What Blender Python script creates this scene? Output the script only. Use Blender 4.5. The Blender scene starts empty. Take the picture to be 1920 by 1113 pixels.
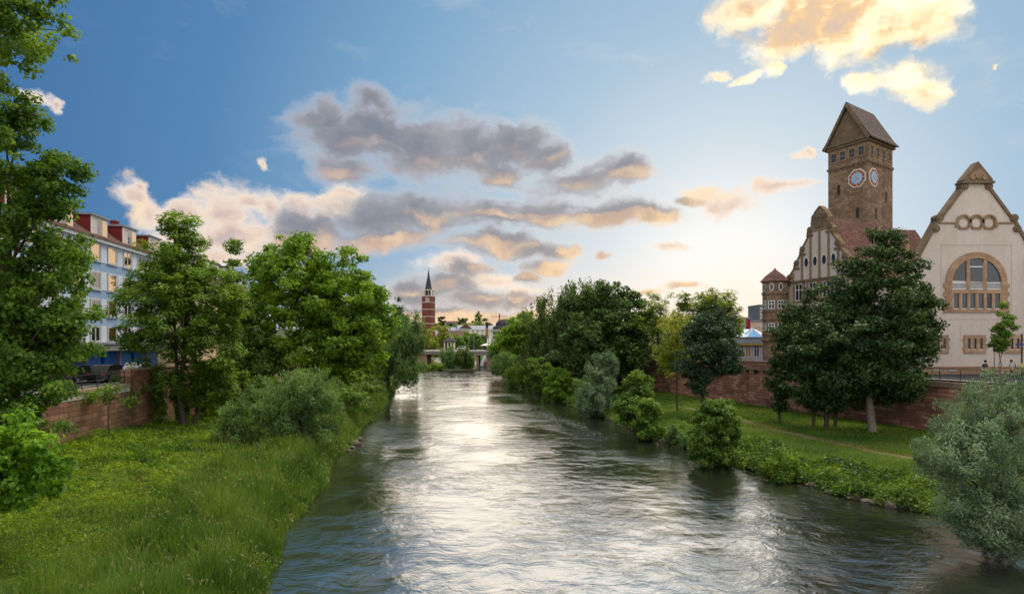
import bpy, math, random
import numpy as np
from mathutils import Vector, Matrix
R = math.radians
PI = math.pi
scene = bpy.context.scene
COL = scene.collection
rng = np.random.default_rng(11)
random.seed(5)

# ------------------------------------------------------------------ camera
F = 1150.0            # focal length in photo pixels (1920 wide)
CZ = 9.0              # eye height above the water
HOR = 640.0           # horizon row in the photo
cam_d = bpy.data.cameras.new('camera')
cam = bpy.data.objects.new('camera', cam_d); COL.objects.link(cam)
cam.location = (0, 0, CZ); cam.rotation_euler = (R(90), 0, 0)
cam_d.sensor_width = 36.0; cam_d.lens = 36.0 * F / 1920
cam_d.shift_y = (HOR - 556.5) / 1920
cam_d.clip_start = 0.1; cam_d.clip_end = 6000
scene.camera = cam

# ------------------------------------------------------------------ view, sun
scene.view_settings.view_transform = 'Standard'
scene.view_settings.look = 'None'
scene.view_settings.exposure = 0.0
scene.view_settings.gamma = 1.0
scene.cycles.max_bounces = 6
scene.cycles.diffuse_bounces = 3
scene.cycles.glossy_bounces = 3
scene.cycles.transmission_bounces = 3
scene.cycles.caustics_reflective = False
scene.cycles.caustics_refractive = False
scene.cycles.sample_clamp_indirect = 6.0
SUN_AZ, SUN_EL = 6.0, 6.0          # degrees right of the river axis, above the horizon
sd = bpy.data.lights.new('sun', 'SUN'); sun = bpy.data.objects.new('sun', sd); COL.objects.link(sun)
sd.energy = 0.5; sd.angle = R(38); sd.color = (1.0, .86, .68)
sv = Vector((math.sin(R(SUN_AZ)) * math.cos(R(SUN_EL)), math.cos(R(SUN_AZ)) * math.cos(R(SUN_EL)), math.sin(R(SUN_EL))))
sun.rotation_euler = (-sv).to_track_quat('-Z', 'Y').to_euler()

# ------------------------------------------------------------------ node helper
class NT:
    def __init__(s, tree):
        s.t = tree; s.n = tree.nodes; s.l = tree.links
    def node(s, typ, **kw):
        nd = s.n.new(typ)
        for k, v in kw.items(): setattr(nd, k, v)
        return nd
    def put(s, sock, v):
        if isinstance(v, bpy.types.NodeSocket): s.l.new(v, sock)
        elif v is not None:
            if sock.type == 'RGBA' and len(v) == 3: v = (*v, 1)
            sock.default_value = v
    def m(s, op, a, b=None, c=None, clamp=False):
        nd = s.node('ShaderNodeMath', operation=op); nd.use_clamp = clamp
        for i, v in enumerate((a, b, c)):
            if v is not None: s.put(nd.inputs[i], v)
        return nd.outputs[0]
    def v(s, op, a, b=None, c=None, out=0):
        nd = s.node('ShaderNodeVectorMath', operation=op)
        for i, x in enumerate((a, b, c)):
            if x is not None: s.put(nd.inputs[i], x)
        return nd.outputs[out]
    def xyz(s, x, y, z):
        nd = s.node('ShaderNodeCombineXYZ')
        for i, q in enumerate((x, y, z)): s.put(nd.inputs[i], q)
        return nd.outputs[0]
    def sep(s, vec):
        nd = s.node('ShaderNodeSeparateXYZ'); s.put(nd.inputs[0], vec); return nd.outputs
    def noise(s, vec, scale, detail=4, rough=.55, out=0, dist=0):
        nd = s.node('ShaderNodeTexNoise'); s.put(nd.inputs['Vector'], vec)
        nd.inputs['Scale'].default_value = scale; nd.inputs['Detail'].default_value = detail
        nd.inputs['Roughness'].default_value = rough; nd.inputs['Distortion'].default_value = dist
        return nd.outputs[out]
    def ss(s, x, a, b):
        nd = s.node('ShaderNodeMapRange', interpolation_type='SMOOTHSTEP')
        s.put(nd.inputs[0], x); s.put(nd.inputs[1], a); s.put(nd.inputs[2], b)
        nd.inputs[3].default_value = 0; nd.inputs[4].default_value = 1
        return nd.outputs[0]
    def mix(s, f, a, b, mode='MIX'):
        nd = s.node('ShaderNodeMix', data_type='RGBA', blend_type=mode)
        s.put(nd.inputs[0], f); s.put(nd.inputs[6], a); s.put(nd.inputs[7], b)
        return nd.outputs[2]
    def ramp(s, f, stops):
        nd = s.node('ShaderNodeValToRGB'); s.put(nd.inputs[0], f)
        e = nd.color_ramp.elements
        while len(e) < len(stops): e.new(.5)
        for el, (p, c) in zip(e, stops):
            el.position = p; el.color = (*c, 1)
        return nd.outputs[0]

def srgb(r, g, b):
    f = lambda c: (c / 255 / 12.92) if c / 255 <= .04045 else ((c / 255 + .055) / 1.055) ** 2.4
    return (f(r), f(g), f(b))

# ------------------------------------------------------------------ world: evening sky with cloud banks
def azel(px, py):
    x = (px - 960) / F; z = (HOR - py) / F
    return math.atan2(x, 1), math.atan2(z, math.hypot(x, 1))
world = bpy.data.worlds.new('World'); scene.world = world; world.use_nodes = True
world.node_tree.nodes.clear()
w = NT(world.node_tree)
gen = w.node('ShaderNodeTexCoord').outputs['Generated']
dx, dy, dz = w.sep(gen)
az = w.m('ARCTAN2', dx, dy)
el = w.m('ARCSINE', dz)
q = w.xyz(az, el, 0.0)
# angle from the glow above the hidden sun
ga, ge = R(20), R(5.5)
gd = (math.sin(ga) * math.cos(ge), math.cos(ga) * math.cos(ge), math.sin(ge))
ang = w.m('ARCCOSINE', w.v('DOT_PRODUCT', gen, gd, out=1))
angn = w.m('DIVIDE', ang, PI)
base = w.ramp(angn, [(0.0, srgb(255, 252, 245)), (0.03, srgb(244, 246, 246)), (0.062, srgb(212, 224, 233)), (0.115, srgb(170, 197, 219)),
                     (0.19, srgb(126, 168, 203)), (0.26, srgb(84, 133, 180)), (0.36, srgb(60, 108, 160)), (0.6, srgb(96, 138, 182)), (1.0, srgb(150, 172, 202))])
# warm band low over the horizon
hb = w.m('MULTIPLY', w.ss(el, R(9.5), R(0.0)), w.ss(ang, R(75), R(12)))
base = w.mix(w.m('MULTIPLY', hb, .62), base, srgb(253, 230, 204))
sky = w.node('ShaderNodeTexSky', sky_type='NISHITA'); sky.sun_disc = False
sky.sun_elevation = R(SUN_EL); sky.sun_rotation = R(SUN_AZ)

def bank(blobs, src):
    cur = None
    for (px, py, rx, ry) in blobs:
        a, e = azel(px, py); ra, re = rx / F * math.cos(a) ** 2, ry / F * math.cos(a)
        d = w.v('MULTIPLY_ADD', src, (1 / ra, 1 / re, 0.0), (-a / ra, -e / re, 0.0))
        L = w.v('LENGTH', d, out=1)
        cur = L if cur is None else w.m('SMOOTH_MIN', cur, L, .22)
    return cur
wn = w.noise(q, 6.0, 6, .62, out=1)
qw = w.v('ADD', q, w.v('MULTIPLY', w.v('SUBTRACT', wn, (.5, .5, .5)), (.13, .075, 0)))
qs = w.v('MULTIPLY', qw, (1.0, 1.7, 1.0))
n1 = w.noise(qs, 7.0, 11, .62)
n2 = w.noise(w.v('ADD', qs, (.016, -.045, 0.0)), 7.0, 4, .58)     # the same noise towards the sun: relief
nf = w.noise(w.v('MULTIPLY', qw, (1, 1.4, 1)), 34.0, 7, .65)
relief = w.m('SUBTRACT', n1, n2)
GREY = [(640, 255, 90, 50), (715, 240, 110, 66), (790, 280, 125, 66), (880, 290, 120, 60), (965, 275, 95, 50), (1025, 295, 60, 44), (935, 325, 70, 36),
        (1085, 338, 80, 38), (1150, 320, 55, 34), (640, 325, 60, 34), (600, 220, 60, 36), (700, 175, 60, 26),
        (590, 428, 95, 38), (690, 415, 120, 46), (800, 410, 130, 46), (910, 405, 130, 40), (1020, 405, 130, 38), (1130, 402, 110, 32), (1215, 408, 80, 22),
        (720, 450, 120, 30), (930, 458, 120, 30), (1010, 470, 80, 22), (560, 448, 70, 26), (1290, 378, 42, 12),
        (785, 540, 65, 36), (850, 535, 70, 30), (900, 560, 70, 30), (960, 562, 70, 24), (830, 588, 110, 22), (940, 592, 100, 18), (1030, 500, 46, 16),
        (870, 505, 60, 20), (1050, 475, 60, 16), (1280, 541, 36, 8), (1215, 547, 36, 6), (1140, 480, 30, 10), (990, 520, 40, 12)]
WHITE = [(262, 360, 40, 40), (285, 395, 56, 46), (345, 395, 56, 40), (278, 338, 22, 18), (400, 400, 66, 56), (455, 390, 54, 38), (500, 400, 70, 42), (560, 392, 60, 32), (620, 385, 60, 24),
         (420, 445, 120, 40), (340, 440, 90, 30), (520, 440, 80, 36), (650, 366, 54, 20), (400, 475, 80, 26),
         (1400, 25, 90, 38), (1490, 65, 120, 52), (1580, 55, 130, 62), (1670, 65, 110, 58), (1725, 60, 60, 60), (1700, 150, 84, 44), (1745, 172, 50, 32), (1640, 10, 140, 54), (1540, 5, 140, 44),
         (48, 182, 32, 16), (80, 192, 13, 18), (1335, 138, 30, 11), (1440, 135, 22, 14), (1375, 380, 110, 36), (1320, 360, 50, 20), (1495, 290, 16, 9),  (1865, 126, 9, 6),
         (845, 497, 70, 22), (910, 525, 70, 20), (965, 545, 60, 14), (1380, 148, 30, 9), (1250, 465, 50, 14), (1620, 165, 36, 18), (1470, 350, 60, 16), (518, 318, 15, 13)]
gL = bank(GREY, qw); wL = bank(WHITE, qw)
nz = w.m('ADD', w.m('MULTIPLY', w.m('SUBTRACT', n1, .5), 2.3), w.m('MULTIPLY', w.m('SUBTRACT', nf, .5), .8))
n3 = w.noise(w.v('MULTIPLY', qw, (1.0, 1.2, 1.0)), 15.0, 9, .58)
nzw = w.m('ADD', w.m('MULTIPLY', w.m('SUBTRACT', n3, .5), 2.6), w.m('MULTIPLY', w.m('SUBTRACT', n1, .5), .8))
gden = w.m('ADD', w.m('MULTIPLY', w.m('SUBTRACT', 1.0, gL), 1.15), w.m('ADD', nz, .20))
wden = w.m('ADD', w.m('MULTIPLY', w.m('SUBTRACT', 1.0, wL), 1.15), w.m('ADD', nzw, .05))
# faint high wisps everywhere in front
wisp = w.m('MULTIPLY', w.ss(w.noise(w.v('MULTIPLY', qw, (1, 2.6, 1)), 5.0, 8, .6), .54, .80), .30)
near = w.ss(ang, R(50), R(10))
lit = w.m('ADD', w.m('MULTIPLY_ADD', relief, 3.6, .42), w.m('MULTIPLY', w.m('SUBTRACT', nf, .5), .5), clamp=True)
gbody = w.ramp(w.ss(gden, .1, 1.3), [(0.0, srgb(206, 206, 212)), (.30, srgb(180, 177, 182)), (.6, srgb(150, 150, 158)), (1.0, srgb(126, 130, 143))])
glow = w.mix(w.ss(n3, .36, .64), w.mix(near, srgb(206, 170, 156), (.62, .40, .26, 1)), w.mix(near, srgb(248, 208, 176), (1.1, .76, .40, 1)))
gL2 = bank(GREY, w.v('ADD', qw, (.010, -.022, 0.0)))
under = w.ss(w.m('ADD', w.m('SUBTRACT', gL2, gL), w.m('ADD', w.m('MULTIPLY', relief, 1.6), w.m('MULTIPLY', w.m('SUBTRACT', nf, .5), .9))), .12, .85)
gcol = w.mix(w.m('MULTIPLY', w.ss(lit, .40, 1.0), .22), gbody, srgb(214, 206, 204))
gcol = w.mix(w.m('MULTIPLY', under, w.m('MULTIPLY_ADD', w.ss(el, R(20), R(9)), .55, .25)), gcol, glow)
gcol = w.mix(w.m('MULTIPLY', near, w.m('MULTIPLY', w.ss(gden, .55, .05), .6)), gcol, (1.0, .80, .52, 1))
wbody = w.ramp(w.ss(wden, .0, 1.4), [(0.0, srgb(246, 240, 236)), (.4, srgb(246, 228, 212)), (.75, srgb(228, 202, 188)), (1.0, srgb(200, 180, 180))])
litw = w.m('ADD', lit, w.m('MULTIPLY', w.m('SUBTRACT', n3, .5), 1.1), clamp=True)
wcol = w.mix(w.m('MULTIPLY', w.ss(litw, .25, .85), .9), wbody, srgb(255, 228, 194))
gold = w.m('MULTIPLY', w.ss(az, R(10), R(24)), w.ss(el, R(14), R(20)))
gcol2 = w.ramp(w.m('ADD', w.m('MULTIPLY', w.m('SUBTRACT', .55, litw), .9), w.m('MULTIPLY_ADD', w.ss(wden, .2, 1.9), .26, .16)),
              [(0.0, (1.25, 1.12, .84)), (.35, (1.2, .98, .60)), (.6, (.98, .64, .32)), (.85, (.70, .55, .47)), (1.0, (.5, .47, .48))])
wcol = w.mix(gold, wcol, gcol2)
ga_ = w.m('MULTIPLY', w.ss(gden, -.15, .9), .92)
wa_ = w.m('MULTIPLY', w.ss(wden, -.04, .72), .95)
front = w.ss(dy, .0, .25)
ga_ = w.m('MULTIPLY', ga_, front); wa_ = w.m('MULTIPLY', wa_, front)
c = w.mix(wisp, base, w.mix(near, srgb(205, 214, 226), srgb(252, 240, 222)))
c = w.mix(wa_, c, wcol)
c = w.mix(ga_, c, gcol)
# unseen bright clouds added behind the viewer and overhead: fill light for bridge-facing things
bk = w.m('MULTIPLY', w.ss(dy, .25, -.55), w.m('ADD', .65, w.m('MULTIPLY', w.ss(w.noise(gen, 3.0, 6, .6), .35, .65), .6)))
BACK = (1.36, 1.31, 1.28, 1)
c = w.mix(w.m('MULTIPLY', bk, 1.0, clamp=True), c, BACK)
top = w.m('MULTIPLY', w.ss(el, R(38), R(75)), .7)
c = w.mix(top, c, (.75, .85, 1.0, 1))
# unseen very bright cloud added above the frame for soft light from upper right
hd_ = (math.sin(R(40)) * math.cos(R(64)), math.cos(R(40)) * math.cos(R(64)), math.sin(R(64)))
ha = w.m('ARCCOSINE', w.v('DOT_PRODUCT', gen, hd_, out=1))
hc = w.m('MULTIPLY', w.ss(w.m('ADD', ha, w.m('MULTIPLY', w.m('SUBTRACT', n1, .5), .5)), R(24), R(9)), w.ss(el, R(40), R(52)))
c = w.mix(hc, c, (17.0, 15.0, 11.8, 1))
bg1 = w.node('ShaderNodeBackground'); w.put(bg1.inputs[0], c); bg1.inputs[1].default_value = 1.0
bg2 = w.node('ShaderNodeBackground'); w.put(bg2.inputs[0], sky.outputs[0]); bg2.inputs[1].default_value = .003
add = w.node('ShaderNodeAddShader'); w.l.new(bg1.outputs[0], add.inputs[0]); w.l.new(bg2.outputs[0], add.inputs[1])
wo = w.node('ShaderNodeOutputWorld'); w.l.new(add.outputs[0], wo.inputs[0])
world.cycles.sampling_method = 'MANUAL'; world.cycles.sample_map_resolution = 512

# ------------------------------------------------------------------ geometry helpers
def P(px, py, Y):
    """photo pixel + distance -> world point"""
    return np.array(((px - 960) / F * Y, Y, CZ - (py - HOR) / F * Y))

class MB:
    def __init__(s): s.v = []; s.f = []; s.mi = []
    def add(s, vs, fs):
        o = len(s.v); s.v += [tuple(map(float, p)) for p in vs]; s.f += [tuple(i + o for i in f) for f in fs]; return s
    def hexa(s, p):       # 8 points: bottom 4 then top 4
        return s.add(p, [(0, 3, 2, 1), (4, 5, 6, 7), (0, 1, 5, 4), (1, 2, 6, 5), (2, 3, 7, 6), (3, 0, 4, 7)])
    def box(s, c, dx, dy, dz, u=(1, 0)):      # centre of the base, sizes, heading of x axis
        u = np.array(u, float); u /= np.hypot(*u); n = np.array((-u[1], u[0])); c = np.array(c, float)
        pts = []
        for z in (0, dz):
            for a, b in ((-1, -1), (1, -1), (1, 1), (-1, 1)):
                xy = c[:2] + u * a * dx / 2 + n * b * dy / 2
                pts.append((xy[0], xy[1], c[2] + z))
        return s.hexa(pts)
    def prism(s, poly, vec):       # polygon (3d points) extruded by vec
        n = len(poly); poly = [np.array(p, float) for p in poly]; vec = np.array(vec, float)
        vs = poly + [p + vec for p in poly]
        fs = [tuple(range(n))[::-1], tuple(range(n, 2 * n))] + [(i, (i + 1) % n, n + (i + 1) % n, n + i) for i in range(n)]
        return s.add(vs, fs)
    def tube(s, pts, rad, k=6, cap=True):
        pts = [np.array(p, float) for p in pts]; vs = []; fs = []
        if np.isscalar(rad): rad = [rad] * len(pts)
        for i, p in enumerate(pts):
            d = pts[min(i + 1, len(pts) - 1)] - pts[max(i - 1, 0)]; d /= (np.linalg.norm(d) + 1e-9)
            a = np.cross(d, (0, 0, 1) if abs(d[2]) < .9 else (1, 0, 0)); a /= np.linalg.norm(a); b = np.cross(d, a)
            for j in range(k):
                t = 2 * PI * j / k; vs.append(p + rad[i] * (a * math.cos(t) + b * math.sin(t)))
        for i in range(len(pts) - 1):
            for j in range(k):
                fs.append((i * k + j, i * k + (j + 1) % k, (i + 1) * k + (j + 1) % k, (i + 1) * k + j))
        if cap: fs += [tuple(range(k))[::-1], tuple(range((len(pts) - 1) * k, len(pts) * k))]
        return s.add(vs, fs)
    def lathe(s, c, prof, k=12, phase=0.0):    # prof: (radius, z)
        vs = []; fs = []; c = np.array(c, float)
        for r, z in prof:
            for j in range(k):
                t = 2 * PI * j / k + phase; vs.append(c + (r * math.cos(t), r * math.sin(t), z))
        for i in range(len(prof) - 1):
            for j in range(k):
                fs.append((i * k + j, i * k + (j + 1) % k, (i + 1) * k + (j + 1) % k, (i + 1) * k + j))
        fs += [tuple(range(k))[::-1], tuple(range((len(prof) - 1) * k, len(prof) * k))]
        return s.add(vs, fs)
    def build(s, name, mat, parent=None, org=None, smooth=False):
        me = bpy.data.meshes.new(name)
        o3 = np.zeros(3) if org is None else np.array(org, float)
        if org is None and parent is not None:
            p = parent
            while p is not None: o3 = o3 + np.array(p.location); p = p.parent
        me.from_pydata([tuple(np.array(v) - o3) for v in s.v], [], s.f)
        me.materials.append(mat)
        if smooth: me.polygons.foreach_set('use_smooth', [True] * len(me.polygons))
        o = bpy.data.objects.new(name, me); COL.objects.link(o)
        if parent is not None: o.parent = parent
        elif org is not None: o.location = tuple(o3)
        return o

def np_mesh(name, verts, nper, mat, parent=None, org=None, shade=None):
    """many separate n-gons of nper corners from an (N*nper,3) array"""
    n = len(verts) // nper
    me = bpy.data.meshes.new(name)
    v = verts if org is None else verts - np.array(org)
    me.vertices.add(len(v)); me.vertices.foreach_set('co', np.ascontiguousarray(v, np.float32).ravel())
    me.loops.add(len(v)); me.loops.foreach_set('vertex_index', np.arange(len(v), dtype=np.int32))
    me.polygons.add(n); me.polygons.foreach_set('loop_start', np.arange(0, len(v), nper, dtype=np.int32))
    if shade is not None:
        at = me.attributes.new('tone', 'FLOAT', 'FACE'); at.data.foreach_set('value', np.ascontiguousarray(shade, np.float32))
    me.update(); me.materials.append(mat)
    o = bpy.data.objects.new(name, me); COL.objects.link(o)
    if parent is not None: o.parent = parent
    elif org is not None: o.location = tuple(org)
    return o

def blade_mesh(name, v, mat):
    """v: (N, 5, 3) base pair, middle pair, tip"""
    n = len(v); me = bpy.data.meshes.new(name)
    me.vertices.add(n * 5); me.vertices.foreach_set('co', np.ascontiguousarray(v, np.float32).ravel())
    k = np.arange(n, dtype=np.int32)[:, None] * 5
    me.loops.add(n * 7); me.loops.foreach_set('vertex_index', (k + np.array([0, 1, 2, 3, 3, 2, 4], np.int32)).astype(np.int32).ravel())
    me.polygons.add(n * 2); me.polygons.foreach_set('loop_start', (np.arange(n, dtype=np.int32)[:, None] * 7 + np.array([0, 4], np.int32)).astype(np.int32).ravel())
    me.update(); me.materials.append(mat)
    o = bpy.data.objects.new(name, me); COL.objects.link(o); return o

def grid_mesh(name, pts, mat, parent=None):
    """pts: (rows, cols, 3)"""
    r, cc = pts.shape[:2]
    me = bpy.data.meshes.new(name)
    fs = [(i * cc + j, i * cc + j + 1, (i + 1) * cc + j + 1, (i + 1) * cc + j) for i in range(r - 1) for j in range(cc - 1)]
    me.from_pydata(pts.reshape(-1, 3).tolist(), [], fs); me.materials.append(mat)
    me.polygons.foreach_set('use_smooth', [True] * len(me.polygons))
    o = bpy.data.objects.new(name, me); COL.objects.link(o)
    return o

def tag(o, label, cat, group=None, kind=None):
    if label: o['label'] = label
    if cat: o['category'] = cat
    if group: o['group'] = group
    if kind: o['kind'] = kind
    return o
def thing(name, loc, label, cat, group=None):
    o = bpy.data.objects.new(name, None); COL.objects.link(o); o.location = tuple(map(float, loc))
    o.empty_display_size = .3
    return tag(o, label, cat, group)
def structure(o): o['kind'] = 'structure'; return o
def stuff(o, label=None):
    o['kind'] = 'stuff'
    if label: o['label'] = label
    return o

# ------------------------------------------------------------------ materials
def new_mat(name):
    m = bpy.data.materials.new(name); m.use_nodes = True; m.node_tree.nodes.clear()
    n = NT(m.node_tree); out = n.node('ShaderNodeOutputMaterial')
    return m, n, out
def principled(n, out, col, rough=.7, spec=.3, metal=0.0, bump=None, bstr=.3, bdist=.05):
    b = n.node('ShaderNodeBsdfPrincipled'); n.put(b.inputs['Base Color'], col if isinstance(col, bpy.types.NodeSocket) else (*col[:3], 1))
    n.put(b.inputs['Roughness'], rough); b.inputs['Specular IOR Level'].default_value = spec; n.put(b.inputs['Metallic'], metal)
    if bump is not None:
        bp = n.node('ShaderNodeBump'); bp.inputs['Strength'].default_value = bstr; bp.inputs['Distance'].default_value = bdist
        n.l.new(bump, bp.inputs['Height']); n.l.new(bp.outputs[0], b.inputs['Normal'])
    n.l.new(b.outputs[0], out.inputs[0]); return b
def mat_plain(name, c1, c2=None, scale=2.0, rough=.7, spec=.3, metal=0.0, bstr=.2, bdist=.03, detail=6, streak=False, grime=None):
    m, n, out = new_mat(name)
    co = n.node('ShaderNodeTexCoord').outputs['Object']
    if c2 is None: c2 = tuple(x * .8 for x in c1)
    vec = n.v('MULTIPLY', co, (1, 1, .25)) if streak else co
    a = n.noise(vec, scale, detail, .65); b = n.noise(co, scale * 7, 4, .6)
    f = n.ss(n.m('MULTIPLY_ADD', b, .35, n.m('MULTIPLY', a, .75)), .3, .75)
    col = n.mix(f, c1, c2)
    if grime is not None:
        r1 = n.noise(n.v('MULTIPLY', co, (1, 1, .10)), 1.6, 5, .65); r2 = n.noise(co, .22, 4, .6)
        col = n.mix(n.m('MULTIPLY', n.ss(r1, .5, .78), n.m('MULTIPLY', n.ss(r2, .35, .7), .6)), col, grime)
    principled(n, out, col, rough, spec, metal, b, bstr, bdist)
    return m
def mat_brick(name, u, c1, c2, c3, mortar, bw=.6, bh=.3, msize=.012, stain=None, rough=.85, bstr=.6, face=None, offset=.5):
    """masonry courses; u = horizontal direction along the wall (None: pick by the face normal)"""
    m, n, out = new_mat(name)
    co = n.node('ShaderNodeTexCoord').outputs['Object']
    x, y, z = n.sep(co)
    if u is not None:
        s = n.v('DOT_PRODUCT', co, (u[0], u[1], 0), out=1)
    else:
        nx, ny, _ = n.sep(n.node('ShaderNodeNewGeometry').outputs['True Normal'])
        s = n.m('SUBTRACT', n.m('MULTIPLY', x, ny), n.m('MULTIPLY', y, nx))
    wob = n.noise(co, 1.3, 3, .5)
    vec = n.xyz(s, n.m('ADD', z, n.m('MULTIPLY', wob, .04)), 0.0)
    br = n.node('ShaderNodeTexBrick'); br.offset = offset; br.squash = 1.0
    n.put(br.inputs['Vector'], vec); br.inputs['Scale'].default_value = 1.0
    br.inputs['Color1'].default_value = (0, 0, 0, 1); br.inputs['Color2'].default_value = (1, 1, 1, 1); br.inputs['Mortar'].default_value = (.5, .5, .5, 1)
    br.inputs['Mortar Size'].default_value = msize; br.inputs['Mortar Smooth'].default_value = .3
    br.inputs['Brick Width'].default_value = bw; br.inputs['Row Height'].default_value = bh
    tone = br.outputs['Color']; fac = br.outputs['Fac']
    n1 = n.noise(co, .45, 5, .6); n3 = n.noise(co, 5, 6, .7)
    col = n.ramp(n.m('MULTIPLY_ADD', n.m('SUBTRACT', n3, .5), .5, n.sep(tone)[0]), [(.1, c1), (.5, c2), (.9, c3)])
    if stain is not None: col = n.mix(n.m('MULTIPLY', n.ss(n1, .45, .66), .8), col, stain)
    st = n.noise(n.v('MULTIPLY', co, (1, 1, .12)), .9, 5, .6)      # run-off streaks
    col = n.mix(n.m('MULTIPLY', n.ss(st, .5, .75), .55), col, tuple(x * .35 for x in (c1)))
    col = n.mix(n.m('MULTIPLY', fac, .85), col, mortar)
    h = n.m('MULTIPLY_ADD', n3, .6, n.m('SUBTRACT', 1.0, fac))
    principled(n, out, col, rough, .2, 0.0, h, bstr, .04)
    return m
def mat_leaf(name, dark, mid, light, trans=.4, scale=.6, rough=.5, tcol=None, spec=.25):
    m, n, out = new_mat(name)
    g = n.node('ShaderNodeNewGeometry'); rnd = g.outputs['Random Per Island']
    co = n.node('ShaderNodeTexCoord').outputs['Object']
    cl = n.noise(co, scale, 3, .6)
    f = n.m('ADD', n.m('MULTIPLY', n.ss(cl, .3, .7), .6), n.m('MULTIPLY', rnd, .4))
    col = n.ramp(f, [(.08, tuple(x * .62 for x in dark)), (.5, mid), (.92, light)])
    b = n.node('ShaderNodeBsdfPrincipled'); n.l.new(col, b.inputs['Base Color'])
    b.inputs['Roughness'].default_value = rough; b.inputs['Specular IOR Level'].default_value = spec
    t = n.node('ShaderNodeBsdfTranslucent')
    n.put(t.inputs[0], n.mix(1.0, col, tcol or (1.9, 1.75, .75, 1), 'MULTIPLY'))
    mx = n.node('ShaderNodeMixShader'); mx.inputs[0].default_value = trans
    n.l.new(b.outputs[0], mx.inputs[1]); n.l.new(t.outputs[0], mx.inputs[2]); n.l.new(mx.outputs[0], out.inputs[0])
    return m
def mat_glass(name, col=(.03, .035, .04), rough=.05, metal=0.0, spec=.8):
    m, n, out = new_mat(name)
    co = n.node('ShaderNodeTexCoord').outputs['Object']
    principled(n, out, col, rough, spec, metal, n.noise(co, 1.2, 2, .5), .05, .05)
    return m
# ------------------------------------------------------------------ foliage
def unit(a): return a / (np.linalg.norm(a, axis=-1, keepdims=True) + 1e-9)
def leaf_quads(pos, nrm, axis, ln, wd, fold=.18):
    """diamond leaves: base, side, tip, side"""
    axis = unit(axis - nrm * np.sum(axis * nrm, -1, keepdims=True)); side = np.cross(nrm, axis)
    l = ln[:, None]; wv = wd[:, None] * .5
    a = pos - axis * l * .5; tip = pos + axis * l * .5 - nrm * l * .12
    m_ = pos - axis * l * .06 + nrm * wd[:, None] * fold
    return np.stack([a, m_ + side * wv, tip, m_ - side * wv], 1).reshape(-1, 3)
def crown_verts(blobs, nclump, nleaf, cr, ll, lw, style='broad', inner=.3, flat=.65, g=rng, out=1.13):
    blobs = np.array(blobs, float)
    wgt = (blobs[:, 3] * blobs[:, 4] * blobs[:, 5]) ** (2 / 3); wgt /= wgt.sum()
    bi = g.choice(len(blobs), nclump, p=wgt)
    d = unit(g.normal(size=(nclump, 3)))
    rad = np.where(g.random(nclump) < inner, g.uniform(.25, .7, nclump), g.uniform(.68, out, nclump))
    cc = blobs[bi, :3] + d * blobs[bi, 3:] * rad[:, None]
    crs = cr * g.uniform(.42, 1.25, nclump)
    per = np.maximum(4, (nleaf / nclump * (crs / cr) ** 2)).astype(int)
    idx = np.repeat(np.arange(nclump), per); N = len(idx)
    e = unit(g.normal(size=(N, 3))); rr = np.where(g.random(N) < .25, g.uniform(.1, .6, N), g.uniform(.55, 1.1, N))
    sc = np.array((1, 1, flat))
    if style == 'willow': sc = np.array((.55, .55, 1.7))
    if style == 'spray': sc = np.array((.8, .8, 1.0))
    pos = cc[idx] + e * rr[:, None] * crs[idx][:, None] * sc
    outw = unit(pos - cc[idx]); bout = d[idx]; up = np.array((0, 0, 1.0)); rn = unit(g.normal(size=(N, 3)))
    if style == 'broad':
        nrm = unit(outw * .55 + bout * .25 + up * .5 + rn * .75); ax = unit(rn[::-1] + outw * .6 - up * .35)
    elif style == 'willow':
        nrm = unit(outw * .6 + bout * .5 + rn * .8); ax = unit(-up * 1.4 + rn[::-1] * .5 + bout * .3)
    elif style == 'spray':
        nrm = unit(rn + up * .4); ax = unit(bout * .7 + up * .75 + rn[::-1] * .75)
    elif style == 'frond':
        nrm = unit(up * .9 + rn * .55 + bout * .2); ax = unit(outw * np.array((1, 1, .3)) + rn[::-1] * .35 - up * .25)
    s = g.uniform(.6, 1.35, N)
    return leaf_quads(pos, nrm, ax, ll * s, lw * s), cc, bi
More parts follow.
